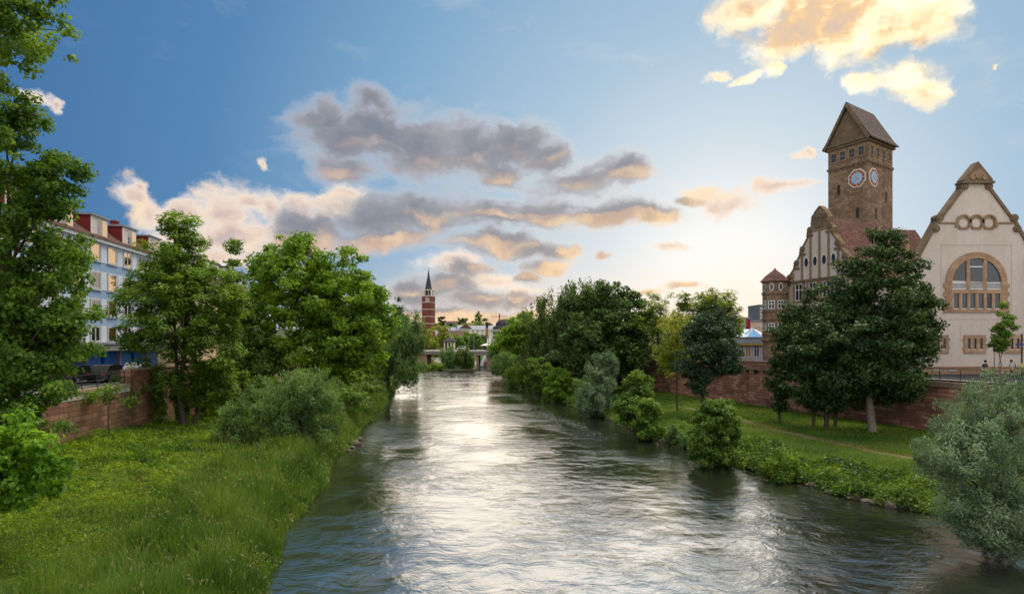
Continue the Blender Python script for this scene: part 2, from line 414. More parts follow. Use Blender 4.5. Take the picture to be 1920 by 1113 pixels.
def tree(name, label, cat, base, blobs, nclump, nleaf, cr, ll, lw, lm, bm, style='broad', trunk=.22, fork=.35, limbs=14, inner=.3, flat=.65, group=None, stems=None, seed=None, out=1.13):
    g = np.random.default_rng(seed if seed is not None else abs(hash((name, round(float(base[0]), 1), round(float(base[1]), 1)))) % 99991)
    base = np.array(base, float); blobs = np.array(blobs, float)
    t = thing(name, base, label, cat, group)
    vs, cc, bi = crown_verts(blobs, nclump, nleaf, cr, ll, lw, style, inner, flat, g, out)
    np_mesh('crown', vs, 4, lm, t, base)
    mb = MB()
    cen = np.average(blobs[:, :3], axis=0, weights=blobs[:, 3] * blobs[:, 4] * blobs[:, 5])
    top = cc[:, 2].max(); H = top - base[2]
    roots = stems or [(0, 0)]
    forks = []
    for k, (sx, sy) in enumerate(roots):
        b0 = base + (sx, sy, -.15)
        r0 = trunk * (1 if k == 0 else .7)
        f = base + (cen - base) * (0.15, 0.15, 0) + (sx * 1.2, sy * 1.2, H * fork)
        mid = (b0 + f) / 2 + g.normal(size=3) * (.06 * H * .3, .06 * H * .3, 0)
        mb.tube([b0, b0 + (0, 0, .25), mid, f], [r0 * 1.5, r0 * 1.1, r0 * .9, r0 * .75], 8)
        leader = np.array((cen[0], cen[1], base[2] + H * .86)) + (sx, sy, 0) + (g.normal(size=3) * (.3, .3, 0))
        q1 = f * .5 + leader * .5 + g.normal(size=3) * (.25, .25, 0)
        mb.tube([f, q1, leader], [r0 * .74, r0 * .45, r0 * .1], 6)
        forks.append((f, q1, leader, r0))
    order = g.permutation(len(cc))[:limbs]
    for i in order:
        f, q1, leader, r0 = forks[i % len(forks)]
        tz = np.clip((cc[i, 2] - f[2]) / max(leader[2] - f[2], .1) - .3, 0, .9)
        st = f + (q1 - f) * tz * 2 if tz < .5 else q1 + (leader - q1) * (tz - .5) * 2
        e = cc[i]; mid = st * .45 + e * .55 + (0, 0, .12 * np.linalg.norm(e - st)) + g.normal(size=3) * .15
        rr = r0 * (.42 - .25 * tz)
        mb.tube([st, mid, e], [rr, rr * .55, .015], 5, False)
    mb.build('trunk', bm, t, smooth=True)
    return t
def B(px, py, rx, ry, Y, dep=None):
    p = P(px, py, Y); a = rx / F * Y; c_ = ry / F * Y
    return (p[0], p[1], p[2], a, dep if dep is not None else a, c_)
def copy_tree(t, loc, rz=0, s=1.0, label=None):
    c_ = t.copy(); COL.objects.link(c_); c_.location = tuple(map(float, loc)); c_.rotation_euler = (0, 0, rz); c_.scale = (s, s, s)
    if label: c_['label'] = label
    for ch in list(t.children):
        d = ch.copy(); COL.objects.link(d); d.parent = c_
    return c_

bark = mat_plain('bark', (.055, .042, .03), (.11, .09, .07), 3, .95, .1, bstr=.6, streak=True)
bark_pale = mat_plain('bark_pale', (.14, .115, .09), (.26, .23, .19), 3, .95, .1, bstr=.5, streak=True)
lf_maple = mat_leaf('leaf_maple', (.040, .10, .012), (.078, .165, .018), (.16, .27, .026))
lf_bright = mat_leaf('leaf_bright', (0.069, 0.172, 0.014), (0.127, 0.265, 0.018), (0.230, 0.380, 0.034), .5)
lf_plane = mat_leaf('leaf_plane', (.07, .15, .014), (.13, .245, .020), (.23, .34, .03), .45)
lf_ash = mat_leaf('leaf_ash', (.062, .14, .018), (.11, .205, .026), (.20, .30, .04), .42)
lf_dark = mat_leaf('leaf_dark', (.018, .044, .012), (.036, .078, .018), (.064, .115, .026), .25)
lf_ever = mat_leaf('leaf_evergreen', (.018, .048, .022), (.034, .076, .032), (.056, .108, .042), .2)
lf_lime = mat_leaf('leaf_lime', (.055, .125, .018), (.098, .185, .024), (.16, .25, .036), .35)
lf_willow = mat_leaf('leaf_willow', (.07, .15, .045), (.12, .22, .07), (.19, .29, .10), .35)
lf_silver = mat_leaf('leaf_silver', (.060, .120, .052), (.125, .21, .105), (.34, .43, .28), .25, rough=.45, tcol=(1.4, 1.5, .8, 1))
lf_chest = mat_leaf('leaf_chestnut', (.034, .075, .016), (.062, .118, .024), (.105, .165, .038), .3)
lf_olive = mat_leaf('leaf_olive', (0.123, 0.175, 0.026), (0.210, 0.263, 0.038), (0.333, 0.350, 0.052), .45)
lf_birch = mat_leaf('leaf_birch', (.058, .10, .026), (.090, .145, .036), (.14, .20, .052), .35)
lf_heaven = mat_leaf('leaf_heaven', (0.088, 0.149, 0.032), (0.149, 0.219, 0.042), (0.245, 0.289, 0.061), .5)

# ------------------------------------------------------------------ banks and water
LW = lambda Y: -24.27 - .13 * Y                       # left quay wall
RW = lambda Y: 37.6 - .32 * (Y - 52.8) if Y < 103 else np.interp(Y, [103, 138, 215, 330, 420], [21.5, 15, 4, -8, -14])
XLk = ([-20, 10, 17, 22.5, 30, 44, 57, 69, 103, 159, 215, 330, 420], [-3.6, -6.2, -7.9, -9.3, -10.7, -13.1, -14.6, -16.1, -20.3, -26, -31, -45, -55])
XRk = ([-20, 10, 22, 28, 31.8, 35, 43, 61, 90, 138, 172, 215, 330, 420], [23.5, 23.5, 23.2, 22.9, 21.9, 19.8, 16.6, 12.7, 7.6, .2, -4.6, -9.0, -22, -32])
XL = lambda Y: np.interp(Y, *XLk) + .25 * np.sin(Y * .38) + .10 * np.sin(Y * 1.0 + 1)
XR = lambda Y: np.interp(Y, *XRk) + .25 * np.sin(Y * .62 + 2) + .2 * np.sin(Y * 1.21)
def zleft(X, Y):
    t = (X - XL(Y)) / (LW(Y) - XL(Y)); far = np.interp(Y, [20, 45, 66, 120], [2.3, 2.2, 1.3, 1.3])
    return np.interp(t, [-.12, 0, .05, .14, .45, 1], [-.8, -.05, .35, .62, 1.0 * far / 1.6 + .2, far])
def zright(X, Y):
    t = (X - XR(Y)) / (RW(Y) - XR(Y))
    return np.interp(t, [-.12, 0, .04, .13, .4, 1], [-.8, -.05, .22, .5, .8, 1.1])
STREET = 5.6
def g_mat():
    m, n, out = new_mat('bank_soil')
    co = n.node('ShaderNodeTexCoord').outputs['Object']
    z = n.sep(co)[2]
    a = n.noise(co, .35, 6, .65); b = n.noise(co, 6.0, 5, .7)
    grass = n.ramp(n.m('MULTIPLY_ADD', b, .5, n.m('MULTIPLY', a, .5)), [(.3, (.030, .055, .010)), (.5, (.052, .090, .014)), (.68, (.10, .125, .024))])
    mud = n.ramp(b, [(.3, (.05, .042, .03)), (.7, (.15, .125, .095))])
    col = n.mix(n.ss(n.m('MULTIPLY_ADD', a, .35, z), .30, .62), mud, grass)
    principled(n, out, col, .95, .1, 0, b, .8, .08)
    return m
rows = np.concatenate([np.arange(-20, 120, 1.2), np.arange(120, 440, 6), np.arange(440, 5000, 190)])
pts = []
for Y in rows:
    r_ = []
    if Y < 430:
        lw, rw, xl, xr = LW(Y), RW(Y), XL(Y), XR(Y)
        for X in (-4000, -900, -250, -90): r_.append((X, Y, STREET - .1))
        r_ += [(lw - .45, Y, STREET - .1), (lw - .30, Y, zleft(lw, Y) - .2)]
        for t in np.linspace(1, 0, 22): X = xl + (lw - xl) * t; r_.append((X, Y, zleft(X, Y) + .10 * math.sin(X * 1.3 + Y * .7) * (t * (1 - t) * 4)))
        for s_ in (.05, .2, .5, .8, .95):
            r_.append((xl + (xr - xl) * s_, Y, -1.3 if .1 < s_ < .9 else -.75))
        for t in np.linspace(0, 1, 22): X = xr + (rw - xr) * t; r_.append((X, Y, zright(X, Y) + .06 * math.sin(X * 1.1 + Y * .8) * (t * (1 - t) * 4)))
        r_ += [(rw + .30, Y, zright(rw, Y) - .2), (rw + .45, Y, STREET - .1)]
        for X in (90, 250, 900, 4000): r_.append((X, Y, STREET - .1))
    else:
        n_ = 4 + 2 + 22 + 5 + 22 + 2 + 4
        for X in np.concatenate([[-4000, -900, -250, -90], np.linspace(-75, 0, 51), [90, 250, 900, 4000]])[:n_]: r_.append((X, Y, STREET - .1))
        while len(r_) < n_: r_.append((4000 + len(r_), Y, STREET - .1))
    pts.append(r_)
structure(grid_mesh('ground', np.array(pts), g_mat()))

def water_mat():
    m, n, out = new_mat('river_water')
    co = n.node('ShaderNodeTexCoord').outputs['Object']
    wv = n.v('MULTIPLY_ADD', n.noise(co, .16, 3, .6, out=1), (5.0, 5.0, 0), co)
    # flow comes down the river: ripple crests lie across it, finer chop on top
    a = n.noise(n.v('MULTIPLY', wv, (.75, 1.1, 1)), .8, 3, .55)
    b = n.noise(n.v('MULTIPLY', wv, (.9, 1.35, 1)), 1.9, 4, .58, dist=.5)
    c_ = n.noise(n.v('MULTIPLY', co, (1.0, 1.5, 1)), 8.5, 3, .6)
    patch = n.ss(n.noise(co, .09, 4, .6), .38, .62)
    ridge = lambda q_: n.m('SUBTRACT', 1.0, n.m('ABSOLUTE', n.m('MULTIPLY_ADD', q_, 2.0, -1.0)))
    b = n.m('MULTIPLY_ADD', ridge(b), .6, n.m('MULTIPLY', b, .4))
    h = n.m('ADD', n.m('MULTIPLY', a, n.m('MULTIPLY_ADD', patch, .55, .35)), n.m('ADD', n.m('MULTIPLY', b, n.m('MULTIPLY_ADD', patch, .46, .08)), n.m('MULTIPLY', c_, n.m('MULTIPLY_ADD', patch, .08, .03))))
    col = n.mix(n.noise(co, .12, 4, .6), (.012, .013, .010), (.024, .024, .018))
    bsdf = principled(n, out, col, .03, .5, 0, h, .21, .5)
    bsdf.inputs['IOR'].default_value = 1.7
    gl_ = n.node('ShaderNodeBsdfGlossy'); gl_.inputs['Color'].default_value = (.90, .90, .89, 1); gl_.inputs['Roughness'].default_value = .03
    n.l.new(bsdf.inputs['Normal'].links[0].from_socket, gl_.inputs['Normal'])
    mx = n.node('ShaderNodeMixShader'); mx.inputs[0].default_value = .33
    n.l.new(bsdf.outputs[0], mx.inputs[1]); n.l.new(gl_.outputs[0], mx.inputs[2]); n.l.new(mx.outputs[0], out.inputs[0])
    return m
def sheet(name, quad, mat, z=0.0, kind='structure'):
    mb = MB(); mb.add([(x, y, z) for x, y in quad], [tuple(range(len(quad)))])
    o = mb.build(name, mat); o['kind'] = kind; return o
ys = np.arange(-20, 425, 5.0)
strip = [[(XL(y) - 4, y, 0.0), ((XL(y) + XR(y)) / 2, y, 0.0), (XR(y) + 4, y, 0.0)] for y in ys]
structure(grid_mesh('river', np.array(strip), water_mat()))
# ------------------------------------------------------------------ grass, weeds, reeds (uncountable)
def vnoise(x, y, s, seed=0):
    x = x * s + seed * 17.3; y = y * s - seed * 9.1
    xi = np.floor(x); yi = np.floor(y); fx = x - xi; fy = y - yi
    h = lambda a, b: np.mod(np.sin(a * 127.1 + b * 311.7) * 43758.5453, 1.0)
    fx = fx * fx * (3 - 2 * fx); fy = fy * fy * (3 - 2 * fy)
    return (h(xi, yi) * (1 - fx) + h(xi + 1, yi) * fx) * (1 - fy) + (h(xi, yi + 1) * (1 - fx) + h(xi + 1, yi + 1) * fx) * fy
def blades(pos, h, wd, lean, g):
    n = len(pos); a = g.uniform(0, 2 * PI, n); s = np.stack([np.cos(a), np.sin(a), 0 * a], 1)
    b = g.uniform(0, 2 * PI, n); L = np.stack([np.cos(b), np.sin(b), 0 * b], 1) * (lean * h)[:, None]
    up = np.array((0, 0, 1.0))
    p0 = pos - s * wd[:, None] * .5; p1 = pos + s * wd[:, None] * .5
    mid = pos + up * h[:, None] * .62 + L * .32
    tip = pos + up * h[:, None] * (1 - .3 * np.abs(lean))[:, None] + L
    return np.stack([p0, p1, mid + s * wd[:, None] * .38, mid - s * wd[:, None] * .38, tip], 1)
def scatter(n, y0, y1, side, t0, t1, g, power=1.0):
    u = g.random(n); Y = np.exp(np.log(y0) + u * (np.log(y1) - np.log(y0))) if power == 1 else y0 + (y1 - y0) * u
    t = g.uniform(t0, t1, n)
    if side < 0: lw = -24.27 - .13 * Y; xl = XL(Y); X = xl + (lw - xl) * t
    else:
        rw = np.where(Y < 103, 37.6 - .32 * (Y - 52.8), np.interp(Y, [103, 138, 215, 330], [21.5, 15, 4, -8])); xr = XR(Y); X = xr + (rw - xr) * t
    return X, Y, t
def zl_v(X, Y):
    return np.array([zleft(a, b) for a, b in zip(X, Y)])
def zr_v(X, Y):
    return np.array([zright(a, b) for a, b in zip(X, Y)])
m_weed = mat_leaf('weed_leaf', (.042, .11, .008), (.105, .195, .010), (.24, .325, .020), .4, scale=.28)
m_reed = mat_leaf('reed_blade', (.05, .12, .016), (.092, .18, .024), (.20, .27, .055), .35, scale=.5)
m_seed = mat_leaf('seed_head', (.16, .14, .06), (.25, .21, .10), (.36, .31, .17), .3)
m_lawn = mat_leaf('lawn_blade', (.06, .14, .016), (.105, .19, .024), (.19, .24, .045), .35, scale=.18)
m_bankw = mat_leaf('bank_weed_leaf', (.04, .10, .014), (.085, .17, .02), (.17, .25, .035), .35, scale=.5)
m_dry = mat_leaf('dry_blade', (.14, .11, .045), (.22, .17, .07), (.30, .24, .11), .3)
g = np.random.default_rng(3)
# left meadow: leafy weed plants, each a small dome of leaves
def plants(n, y0, y1, side, t0, t1, dens, hfn, rfn, per, ls, mat, name, label, g):
    X, Y, t = scatter(n, y0, y1, side, t0, t1, g); k = g.random(n) < dens(X, Y, t); X, Y, t = X[k], Y[k], t[k]
    z = (zl_v if side < 0 else zr_v)(X, Y); H = hfn(X, Y, t) * g.uniform(.6, 1.3, len(X)); Rr = rfn(X, Y, t) * g.uniform(.6, 1.4, len(X))
    idx = np.repeat(np.arange(len(X)), per); N = len(idx)
    th = g.uniform(0, 2 * PI, N); u = np.sqrt(g.random(N)); r = u * Rr[idx]
    hz = H[idx] * (1 - .6 * u ** 2) * g.uniform(.45, 1.05, N)
    pos = np.stack([X[idx] + r * np.cos(th), Y[idx] + r * np.sin(th), z[idx] + hz], 1)
    outw = np.stack([np.cos(th) * u, np.sin(th) * u, np.full(N, .7)], 1)
    nr = unit(outw + g.normal(size=(N, 3)) * .45); ax = unit(outw * np.array((1, 1, .2)) + g.normal(size=(N, 3)) * .5)
    s_ = ls * g.uniform(.6, 1.4, N) * np.clip(Y[idx] / 22, .85, 1.9)
    stuff(np_mesh(name, leaf_quads(pos, nr, ax, s_ * 1.4, s_ * .72), 4, mat), label)
hum = lambda X, Y: vnoise(X, Y, .35, 1) * .5 + vnoise(X, Y, 1.1, 2) * .5
plants(15000, 9, 95, -1, .16, 1.0, lambda X, Y, t: .45 + .6 * hum(X, Y), lambda X, Y, t: .08 + .85 * hum(X, Y) ** 1.8, lambda X, Y, t: .14 + .32 * hum(X, Y), 20, .065, m_weed, 'meadow_weeds', 'low yellow green weeds covering the left river meadow', g)
# grass blades in the meadow
X, Y, t = scatter(26000, 9, 95, -1, .06, 1.0, g)
k = g.random(len(X)) < .06 + 1.0 * np.clip(vnoise(X, Y, .25, 5) - .35, 0, 1) * 1.6; X, Y = X[k], Y[k]
h = g.uniform(.35, .9, len(X)); pos = np.stack([X, Y, zl_v(X, Y) - .03], 1)
stuff(blade_mesh('meadow_grass', blades(pos, h, g.uniform(.012, .024, len(X)) * np.clip(Y / 20, .8, 2.2), g.uniform(.1, .5, len(X)), g), m_reed), 'tall loose grass growing through the weeds')
# reed belt along the left water edge
X, Y, t = scatter(190000, 9, 110, -1, -.012, .36, g)
k = g.random(len(X)) < np.clip(1.2 - t * 2.9, 0, 1) * (.25 + 1.1 * vnoise(X, Y, .5, 7)); X, Y, t = X[k], Y[k], t[k]
h = g.uniform(.65, 1.7, len(X)) * (.45 + 1.05 * vnoise(X, Y, .7, 9)) * np.clip(.6 + t * 6, .55, 1.1) * np.clip(1.2 - t * 1.5, .4, 1.1); pos = np.stack([X, Y, zl_v(X, Y) - .05], 1)
stuff(blade_mesh('reed_belt', blades(pos, h, g.uniform(.014, .03, len(X)) * np.clip(Y / 20, .8, 2.4), g.uniform(.08, .5, len(X)), g), m_reed), 'tall green reeds and grasses along the left water edge')
k = g.random(len(X)) < .055; p2 = pos[k] + np.stack([g.normal(size=k.sum()) * .1, g.normal(size=k.sum()) * .1, h[k] * .95], 1)
N = len(p2); nr = unit(g.normal(size=(N, 3))); ax = unit(g.normal(size=(N, 3)) * .4 + (0, 0, 1))
stuff(np_mesh('grass_seed_heads', leaf_quads(p2, nr, ax, g.uniform(.12, .24, N), g.uniform(.02, .034, N) * np.clip(p2[:, 1] / 22, 1, 2)), 4, m_seed), 'straw coloured seed heads on the bank grasses')
plants(4200, 9, 110, -1, -.005, .24, lambda X, Y, t: .2 + .8 * vnoise(X, Y, .6, 14), lambda X, Y, t: .25 + .75 * vnoise(X, Y, .6, 14) ** 1.5, lambda X, Y, t: .2 + .3 * vnoise(X, Y, .6, 14), 22, .075, m_bankw, 'bank_weeds', 'broad leaved weeds among the reeds of the left bank', g)
# dead stalks
X, Y, t = scatter(5000, 9, 100, -1, .0, .5, g); k = g.random(len(X)) < .2 + .8 * vnoise(X, Y, .4, 21); X, Y = X[k], Y[k]
h = g.uniform(.5, 1.25, len(X)); pos = np.stack([X, Y, zl_v(X, Y)], 1)
stuff(blade_mesh('dead_stalks', blades(pos, h, g.uniform(.008, .014, len(X)) * np.clip(Y / 20, .9, 2), g.uniform(.1, .6, len(X)), g), m_dry), 'straw coloured dead stalks in the left bank growth')
# right lawn
X, Y, t = scatter(150000, 24, 125, 1, .06, 1.0, g)
path_d = np.abs(t - np.interp(Y, [25, 40, 52, 60, 75], [.50, .47, .46, .5, .55])) * 18
k = (path_d > .55) | (g.random(len(X)) < .12); X, Y, t = X[k], Y[k], t[k]
h = g.uniform(.06, .20, len(X)) * np.interp(t, [0, .1, .25, 1], [3.2, 2.6, 1.0, 1.2]); pos = np.stack([X, Y, zr_v(X, Y) - .02], 1)
stuff(blade_mesh('lawn_grass', blades(pos, h, g.uniform(.02, .045, len(X)) * np.clip(Y / 35, .8, 2.4), g.uniform(.1, .8, len(X)), g), m_lawn), 'short green grass on the right river bank')
# dry grass on the worn track
X, Y, t = scatter(11000, 28, 75, 1, .40, .56, g); k = np.abs(t - np.interp(Y, [25, 40, 52, 60, 75], [.50, .47, .46, .5, .55])) * 18 < .9
X, Y = X[k], Y[k]; pos = np.stack([X, Y, zr_v(X, Y) - .01], 1); h = g.uniform(.05, .12, len(X))
stuff(blade_mesh('dry_grass', blades(pos, h, g.uniform(.02, .05, len(X)) * 1.4, g.uniform(.3, .9, len(X)), g), m_dry), 'straw coloured dry grass on the worn track')
# bank weeds right
plants(7000, 24, 130, 1, .0, .19, lambda X, Y, t: .3 + .9 * vnoise(X, Y, .6, 4), lambda X, Y, t: .2 + 1.25 * vnoise(X, Y, .55, 4) ** 1.8, lambda X, Y, t: .22 + .4 * vnoise(X, Y, .55, 4), 26, .085, m_bankw, 'bank_weeds', 'leafy weeds overhanging the right water edge', g)
# worn track strip
m_path = mat_plain('track_soil', (.17, .14, .075), (.085, .10, .03), 1.6, .95, .1, bstr=.6)
pp = []
for y in np.arange(26, 76, 1.0):
    tc = np.interp(y, [25, 40, 52, 60, 75], [.50, .47, .46, .5, .55]); r_ = []
    for o_ in (-.55, -.2, .2, .55):
        wdt = RW(y) - XR(y); X_ = XR(y) + wdt * tc + o_; r_.append((X_, y, zright(X_, y) + .06 * math.sin(X_ * 1.1 + y * .8) * (tc * (1 - tc) * 4) + (.02 if abs(o_) < .5 else -.02)))
    pp.append(r_)
structure(grid_mesh('path', np.array(pp), m_path))

# broken water on shallows before bridge and at right bank, sky reflection painted white
fx, fy = [], []
for (px0, py0, px1, py1, n_, sp) in ((790, 703, 905, 700.5, 420, 3.5), (860, 708, 930, 713, 260, 3.5), (800, 697.5, 840, 697, 130, 3.0), (1010, 772, 1090, 800, 200, 1.6), (1060, 790, 1130, 820, 120, 1.2)):
    u = g.random(n_); px_ = px0 + (px1 - px0) * u; py_ = py0 + (py1 - py0) * u
    Yf = CZ * F / (py_ - HOR) + g.normal(size=n_) * sp; fx.append((px_ - 960) / F * CZ * F / (py_ - HOR) + g.normal(size=n_) * .5); fy.append(Yf)
fx = np.concatenate(fx); fy = np.concatenate(fy); N = len(fx); pos = np.stack([fx, fy, g.uniform(.02, .06, N)], 1)
ax = np.stack([np.ones(N), g.normal(size=N) * .25, np.zeros(N)], 1)
stuff(np_mesh('water_foam_glints', leaf_quads(pos, np.tile((0, 0, 1.0), (N, 1)), unit(ax), g.uniform(.15, .6, N) * np.clip(fy / 110, .5, 1.3), g.uniform(.04, .14, N) * np.clip(fy / 110, .5, 1.3), .03), 4, mat_plain('foam_glint', (.55, .56, .56), (.4, .41, .42), 6, .6, .3)), 'white flecks painted for broken water and sky reflection on the shallows')
# ------------------------------------------------------------------ trees, left bank
def gl(px, Y): X = (px - 960) / F * Y; return (X, Y, zleft(X, Y))
def gr(px, Y): X = (px - 960) / F * Y; return (X, Y, zright(X, Y))
G_L = 'trees along the left bank'; G_R = 'trees along the right bank'; G_B = 'bushes at the right water edge'
tree('maple_tree', 'tall dark maple filling the left edge in front of the blue apartment block', 'tree', gl(35, 31),
     [B(20, 330, 75, 110, 31), B(45, 250, 40, 60, 31), B(105, 330, 48, 42, 30), B(60, 450, 85, 90, 31), B(70, 560, 90, 80, 31), B(20, 640, 130, 100, 31), B(70, 700, 70, 70, 30), B(-60, 480, 120, 200, 32), B(128, 480, 30, 40, 30.5), B(130, 590, 34, 34, 30.5), B(40, 770, 50, 30, 30), B(85, 400, 50, 50, 31.5), B(105, 520, 40, 40, 31.5), B(20, 230, 40, 40, 31), B(90, 640, 55, 50, 31), B(100, 330, 52, 46, 31)],
     520, 66000, .62, .21, .15, lf_maple, bark, trunk=.28, fork=.3, limbs=40, group=G_L, seed=1)
tree('maple_tree', 'tallest maple at the upper left corner whose branch hangs into the sky', 'tree', gl(-190, 26),
     [B(-60, 20, 160, 80, 26), B(50, 10, 62, 60, 26), B(10, 75, 60, 55, 26), B(-130, 190, 135, 160, 26.5)],
     260, 22000, .55, .20, .14, lf_ash, bark, trunk=.3, fork=.45, limbs=30, group=G_L, seed=2)
tree('maple_sapling', 'bright yellow green young maple bush at the lower left edge', 'bush', gl(-170, 20),
     [B(35, 845, 62, 50, 21), B(-20, 890, 70, 60, 21), B(80, 875, 38, 25, 20.6), B(30, 800, 40, 22, 21), B(30, 910, 60, 34, 20.8), B(-10, 930, 60, 40, 20.5), B(70, 915, 30, 20, 20.6)],
     120, 8200, .42, .21, .15, lf_bright, bark, trunk=.05, fork=.3, limbs=18, seed=3)
tree('undergrowth_bush', 'dark leafy bush at the foot of the maple by the left wall', 'bush', gl(60, 29),
     [B(40, 800, 75, 50, 28.5), B(-30, 800, 80, 60, 29), B(20, 750, 60, 40, 29.5)],
     90, 6500, .5, .18, .12, lf_maple, bark, trunk=.06, fork=.3, limbs=12, seed=4)
tree('ash_tree', 'light green feathery tree in front of the left wall beside the blue building', 'tree', gl(345, 54),
     [B(337, 440, 38, 50, 54), B(330, 475, 55, 40, 54), B(335, 490, 62, 50, 54), B(310, 560, 82, 62, 53), B(385, 570, 70, 65, 54), B(270, 560, 45, 35, 53), B(330, 620, 95, 45, 53), B(400, 650, 52, 60, 53), B(265, 640, 40, 26, 53), B(415, 700, 22, 36, 53), B(432, 580, 28, 40, 54), B(435, 640, 24, 40, 54), B(262, 700, 36, 28, 53), B(392, 722, 40, 40, 54), B(330, 722, 50, 28, 54), B(340, 520, 75, 45, 55), B(360, 690, 40, 30, 55)],
     560, 66000, .82, .34, .14, lf_ash, bark, 'frond', trunk=.26, fork=.3, limbs=44, stems=[(0, 0), (.8, .2), (-.7, .3)], group=G_L, seed=5)
tree('spruce_tree', 'dark narrow spire shaped tree rising behind the ash tree on the left', 'tree', (P(437, 640, 84)[0], 84, STREET),
     [B(437, 470, 14, 30, 84), B(437, 520, 24, 40, 84), B(437, 580, 32, 60, 84)],
     90, 7000, .9, .45, .2, lf_ash, bark, trunk=.2, fork=.3, limbs=14, group=G_L, seed=6)
tree('lime_tree', 'shaded tree between the ash and the big plane in front of the yellow house', 'tree', gl(478, 70),
     [B(480, 640, 45, 50, 70), B(455, 590, 30, 45, 69), B(500, 690, 40, 30, 69), B(450, 680, 40, 40, 68)],
     200, 20000, .9, .36, .22, lf_lime, bark, trunk=.18, fork=.3, limbs=16, group=G_L, seed=7)
tree('plane_tree', 'largest round crowned plane tree on the left bank left of the red tower', 'tree', gl(610, 74),
     [B(545, 490, 62, 48, 74), B(625, 510, 60, 42, 74), B(560, 560, 82, 70, 73), B(650, 580, 85, 65, 73), B(690, 590, 48, 50, 75), B(600, 640, 95, 60, 72), B(560, 460, 30, 22, 74), B(660, 665, 70, 45, 72), B(650, 700, 45, 22, 71), B(500, 520, 32, 50, 75), B(600, 560, 60, 60, 78)],
     520, 62000, 1.15, .42, .30, lf_plane, bark, trunk=.42, fork=.3, limbs=44, group=G_L, seed=8)
tree('willow_tree', 'grey green weeping willow hanging over the left water edge', 'tree', (P(728, 640, 104)[0], 104, .6),
     [B(770, 620, 26, 30, 104), B(757, 650, 38, 45, 104), B(752, 690, 38, 35, 103), B(780, 660, 20, 40, 103)],
     150, 17000, 1.2, .62, .13, lf_willow, bark, 'willow', trunk=.3, fork=.35, limbs=20, group=G_L, seed=9)
tree('poplar_tree', 'dark pointed tree top between the plane tree and the red tower', 'tree', (P(748, 640, 130)[0], 130, STREET),
     [B(748, 585, 12, 22, 130), B(746, 620, 16, 30, 130)], 60, 4200, 1.1, .5, .3, lf_dark, bark, trunk=.25, limbs=8, group=G_L, seed=10)
tree('lime_tree', 'dark tree standing behind the weeping willow on the left quay', 'tree', (P(722, 640, 116)[0], 116, STREET),
     [B(722, 640, 34, 40, 116), B(715, 690, 30, 30, 114)], 70, 5500, 1.3, .5, .35, lf_lime, bark, trunk=.25, limbs=8, group=G_L, seed=11)
tree('thin_sapling', 'thin bare stemmed sapling leaning on the red wall below the pale coping', 'tree', gl(205, 43.0),
     [B(205, 735, 22, 16, 43), B(225, 752, 18, 14, 43), B(175, 745, 14, 12, 43)], 26, 900, .5, .2, .12, lf_ash, bark, trunk=.05, fork=.75, limbs=9, seed=12)
tree('climbing_ivy', 'green ivy hanging down the face of the left stone wall', 'ivy', gl(300, 52.6),
     [B(300, 760, 14, 40, 52.2, .35), B(280, 728, 50, 18, 51.6, .4), B(345, 750, 34, 26, 54, .5), B(250, 745, 14, 26, 49.6, .35), B(385, 750, 26, 28, 58, .6)], 90, 7000, .45, .2, .15, lf_ash, bark, 'willow', trunk=.04, limbs=8, seed=13)
G_S = 'bushes on the left bank'
tree('willow_bush', 'big grey green willow bush overhanging the left water edge', 'bush', gl(560, 47),
     [B(575, 735, 55, 40, 47), B(535, 770, 50, 40, 46), B(600, 775, 42, 45, 47), B(560, 800, 60, 35, 46.5), B(515, 740, 30, 26, 48)],
     230, 26000, .65, .30, .07, lf_willow, bark, 'spray', trunk=.1, fork=.2, limbs=26, stems=[(0, 0), (.5, .3), (-.6, .2)], group=G_S, seed=14)
tree('willow_bush', 'smaller pale willow bush left of the big willow bush by the left meadow', 'bush', gl(455, 46),
     [B(460, 790, 42, 34, 46), B(480, 755, 26, 26, 47), B(440, 815, 30, 22, 45)], 90, 9000, .55, .28, .06, lf_willow, bark, 'spray', trunk=.06, fork=.2, limbs=14, group=G_S, seed=15)
tree('hazel_bush', 'dark green bush at the wall foot behind the pale willow bush', 'bush', gl(440, 62),
     [B(430, 730, 45, 35, 62), B(480, 720, 36, 30, 62), B(395, 745, 30, 26, 61)], 90, 8000, .7, .26, .2, lf_lime, bark, trunk=.08, fork=.25, limbs=10, group=G_S, seed=16)
tree('hazel_bush', 'low green bush under the right side of the plane tree', 'bush', gl(640, 66),
     [B(640, 745, 45, 30, 63), B(680, 735, 30, 24, 68)], 60, 5000, .7, .3, .2, lf_lime, bark, trunk=.06, fork=.25, limbs=8, group=G_S, seed=17)

# ------------------------------------------------------------------ trees, right bank
def rg(px, Y, z=None):
    p = P(px, 640, Y); return (p[0], Y, zright(p[0], Y) if z is None else z)
tree('beech_tree', 'bright green round tree farthest along the right bank beside the bridge', 'tree', rg(955, 150, 3.0),
     [B(972, 622, 28, 28, 150), B(948, 652, 26, 26, 150), B(990, 630, 30, 40, 150), B(982, 600, 22, 18, 152), B(960, 640, 24, 28, 150)], 130, 12000, 1.5, .6, .4, lf_plane, bark, trunk=.35, limbs=10, group=G_R, seed=20)
tree('birch_tree', 'tall drooping birch beside the far round green tree on the right bank', 'tree', rg(1050, 122, STREET),
     [B(1085, 556, 32, 26, 122), B(1050, 585, 40, 42, 122), B(1025, 610, 42, 55, 121), B(1070, 620, 45, 60, 122), B(1000, 650, 25, 35, 121), B(1020, 670, 30, 30, 120), B(1045, 640, 45, 45, 122)],
     300, 32000, 1.4, .5, .22, lf_birch, bark_pale, 'willow', trunk=.35, limbs=20, group=G_R, seed=21)
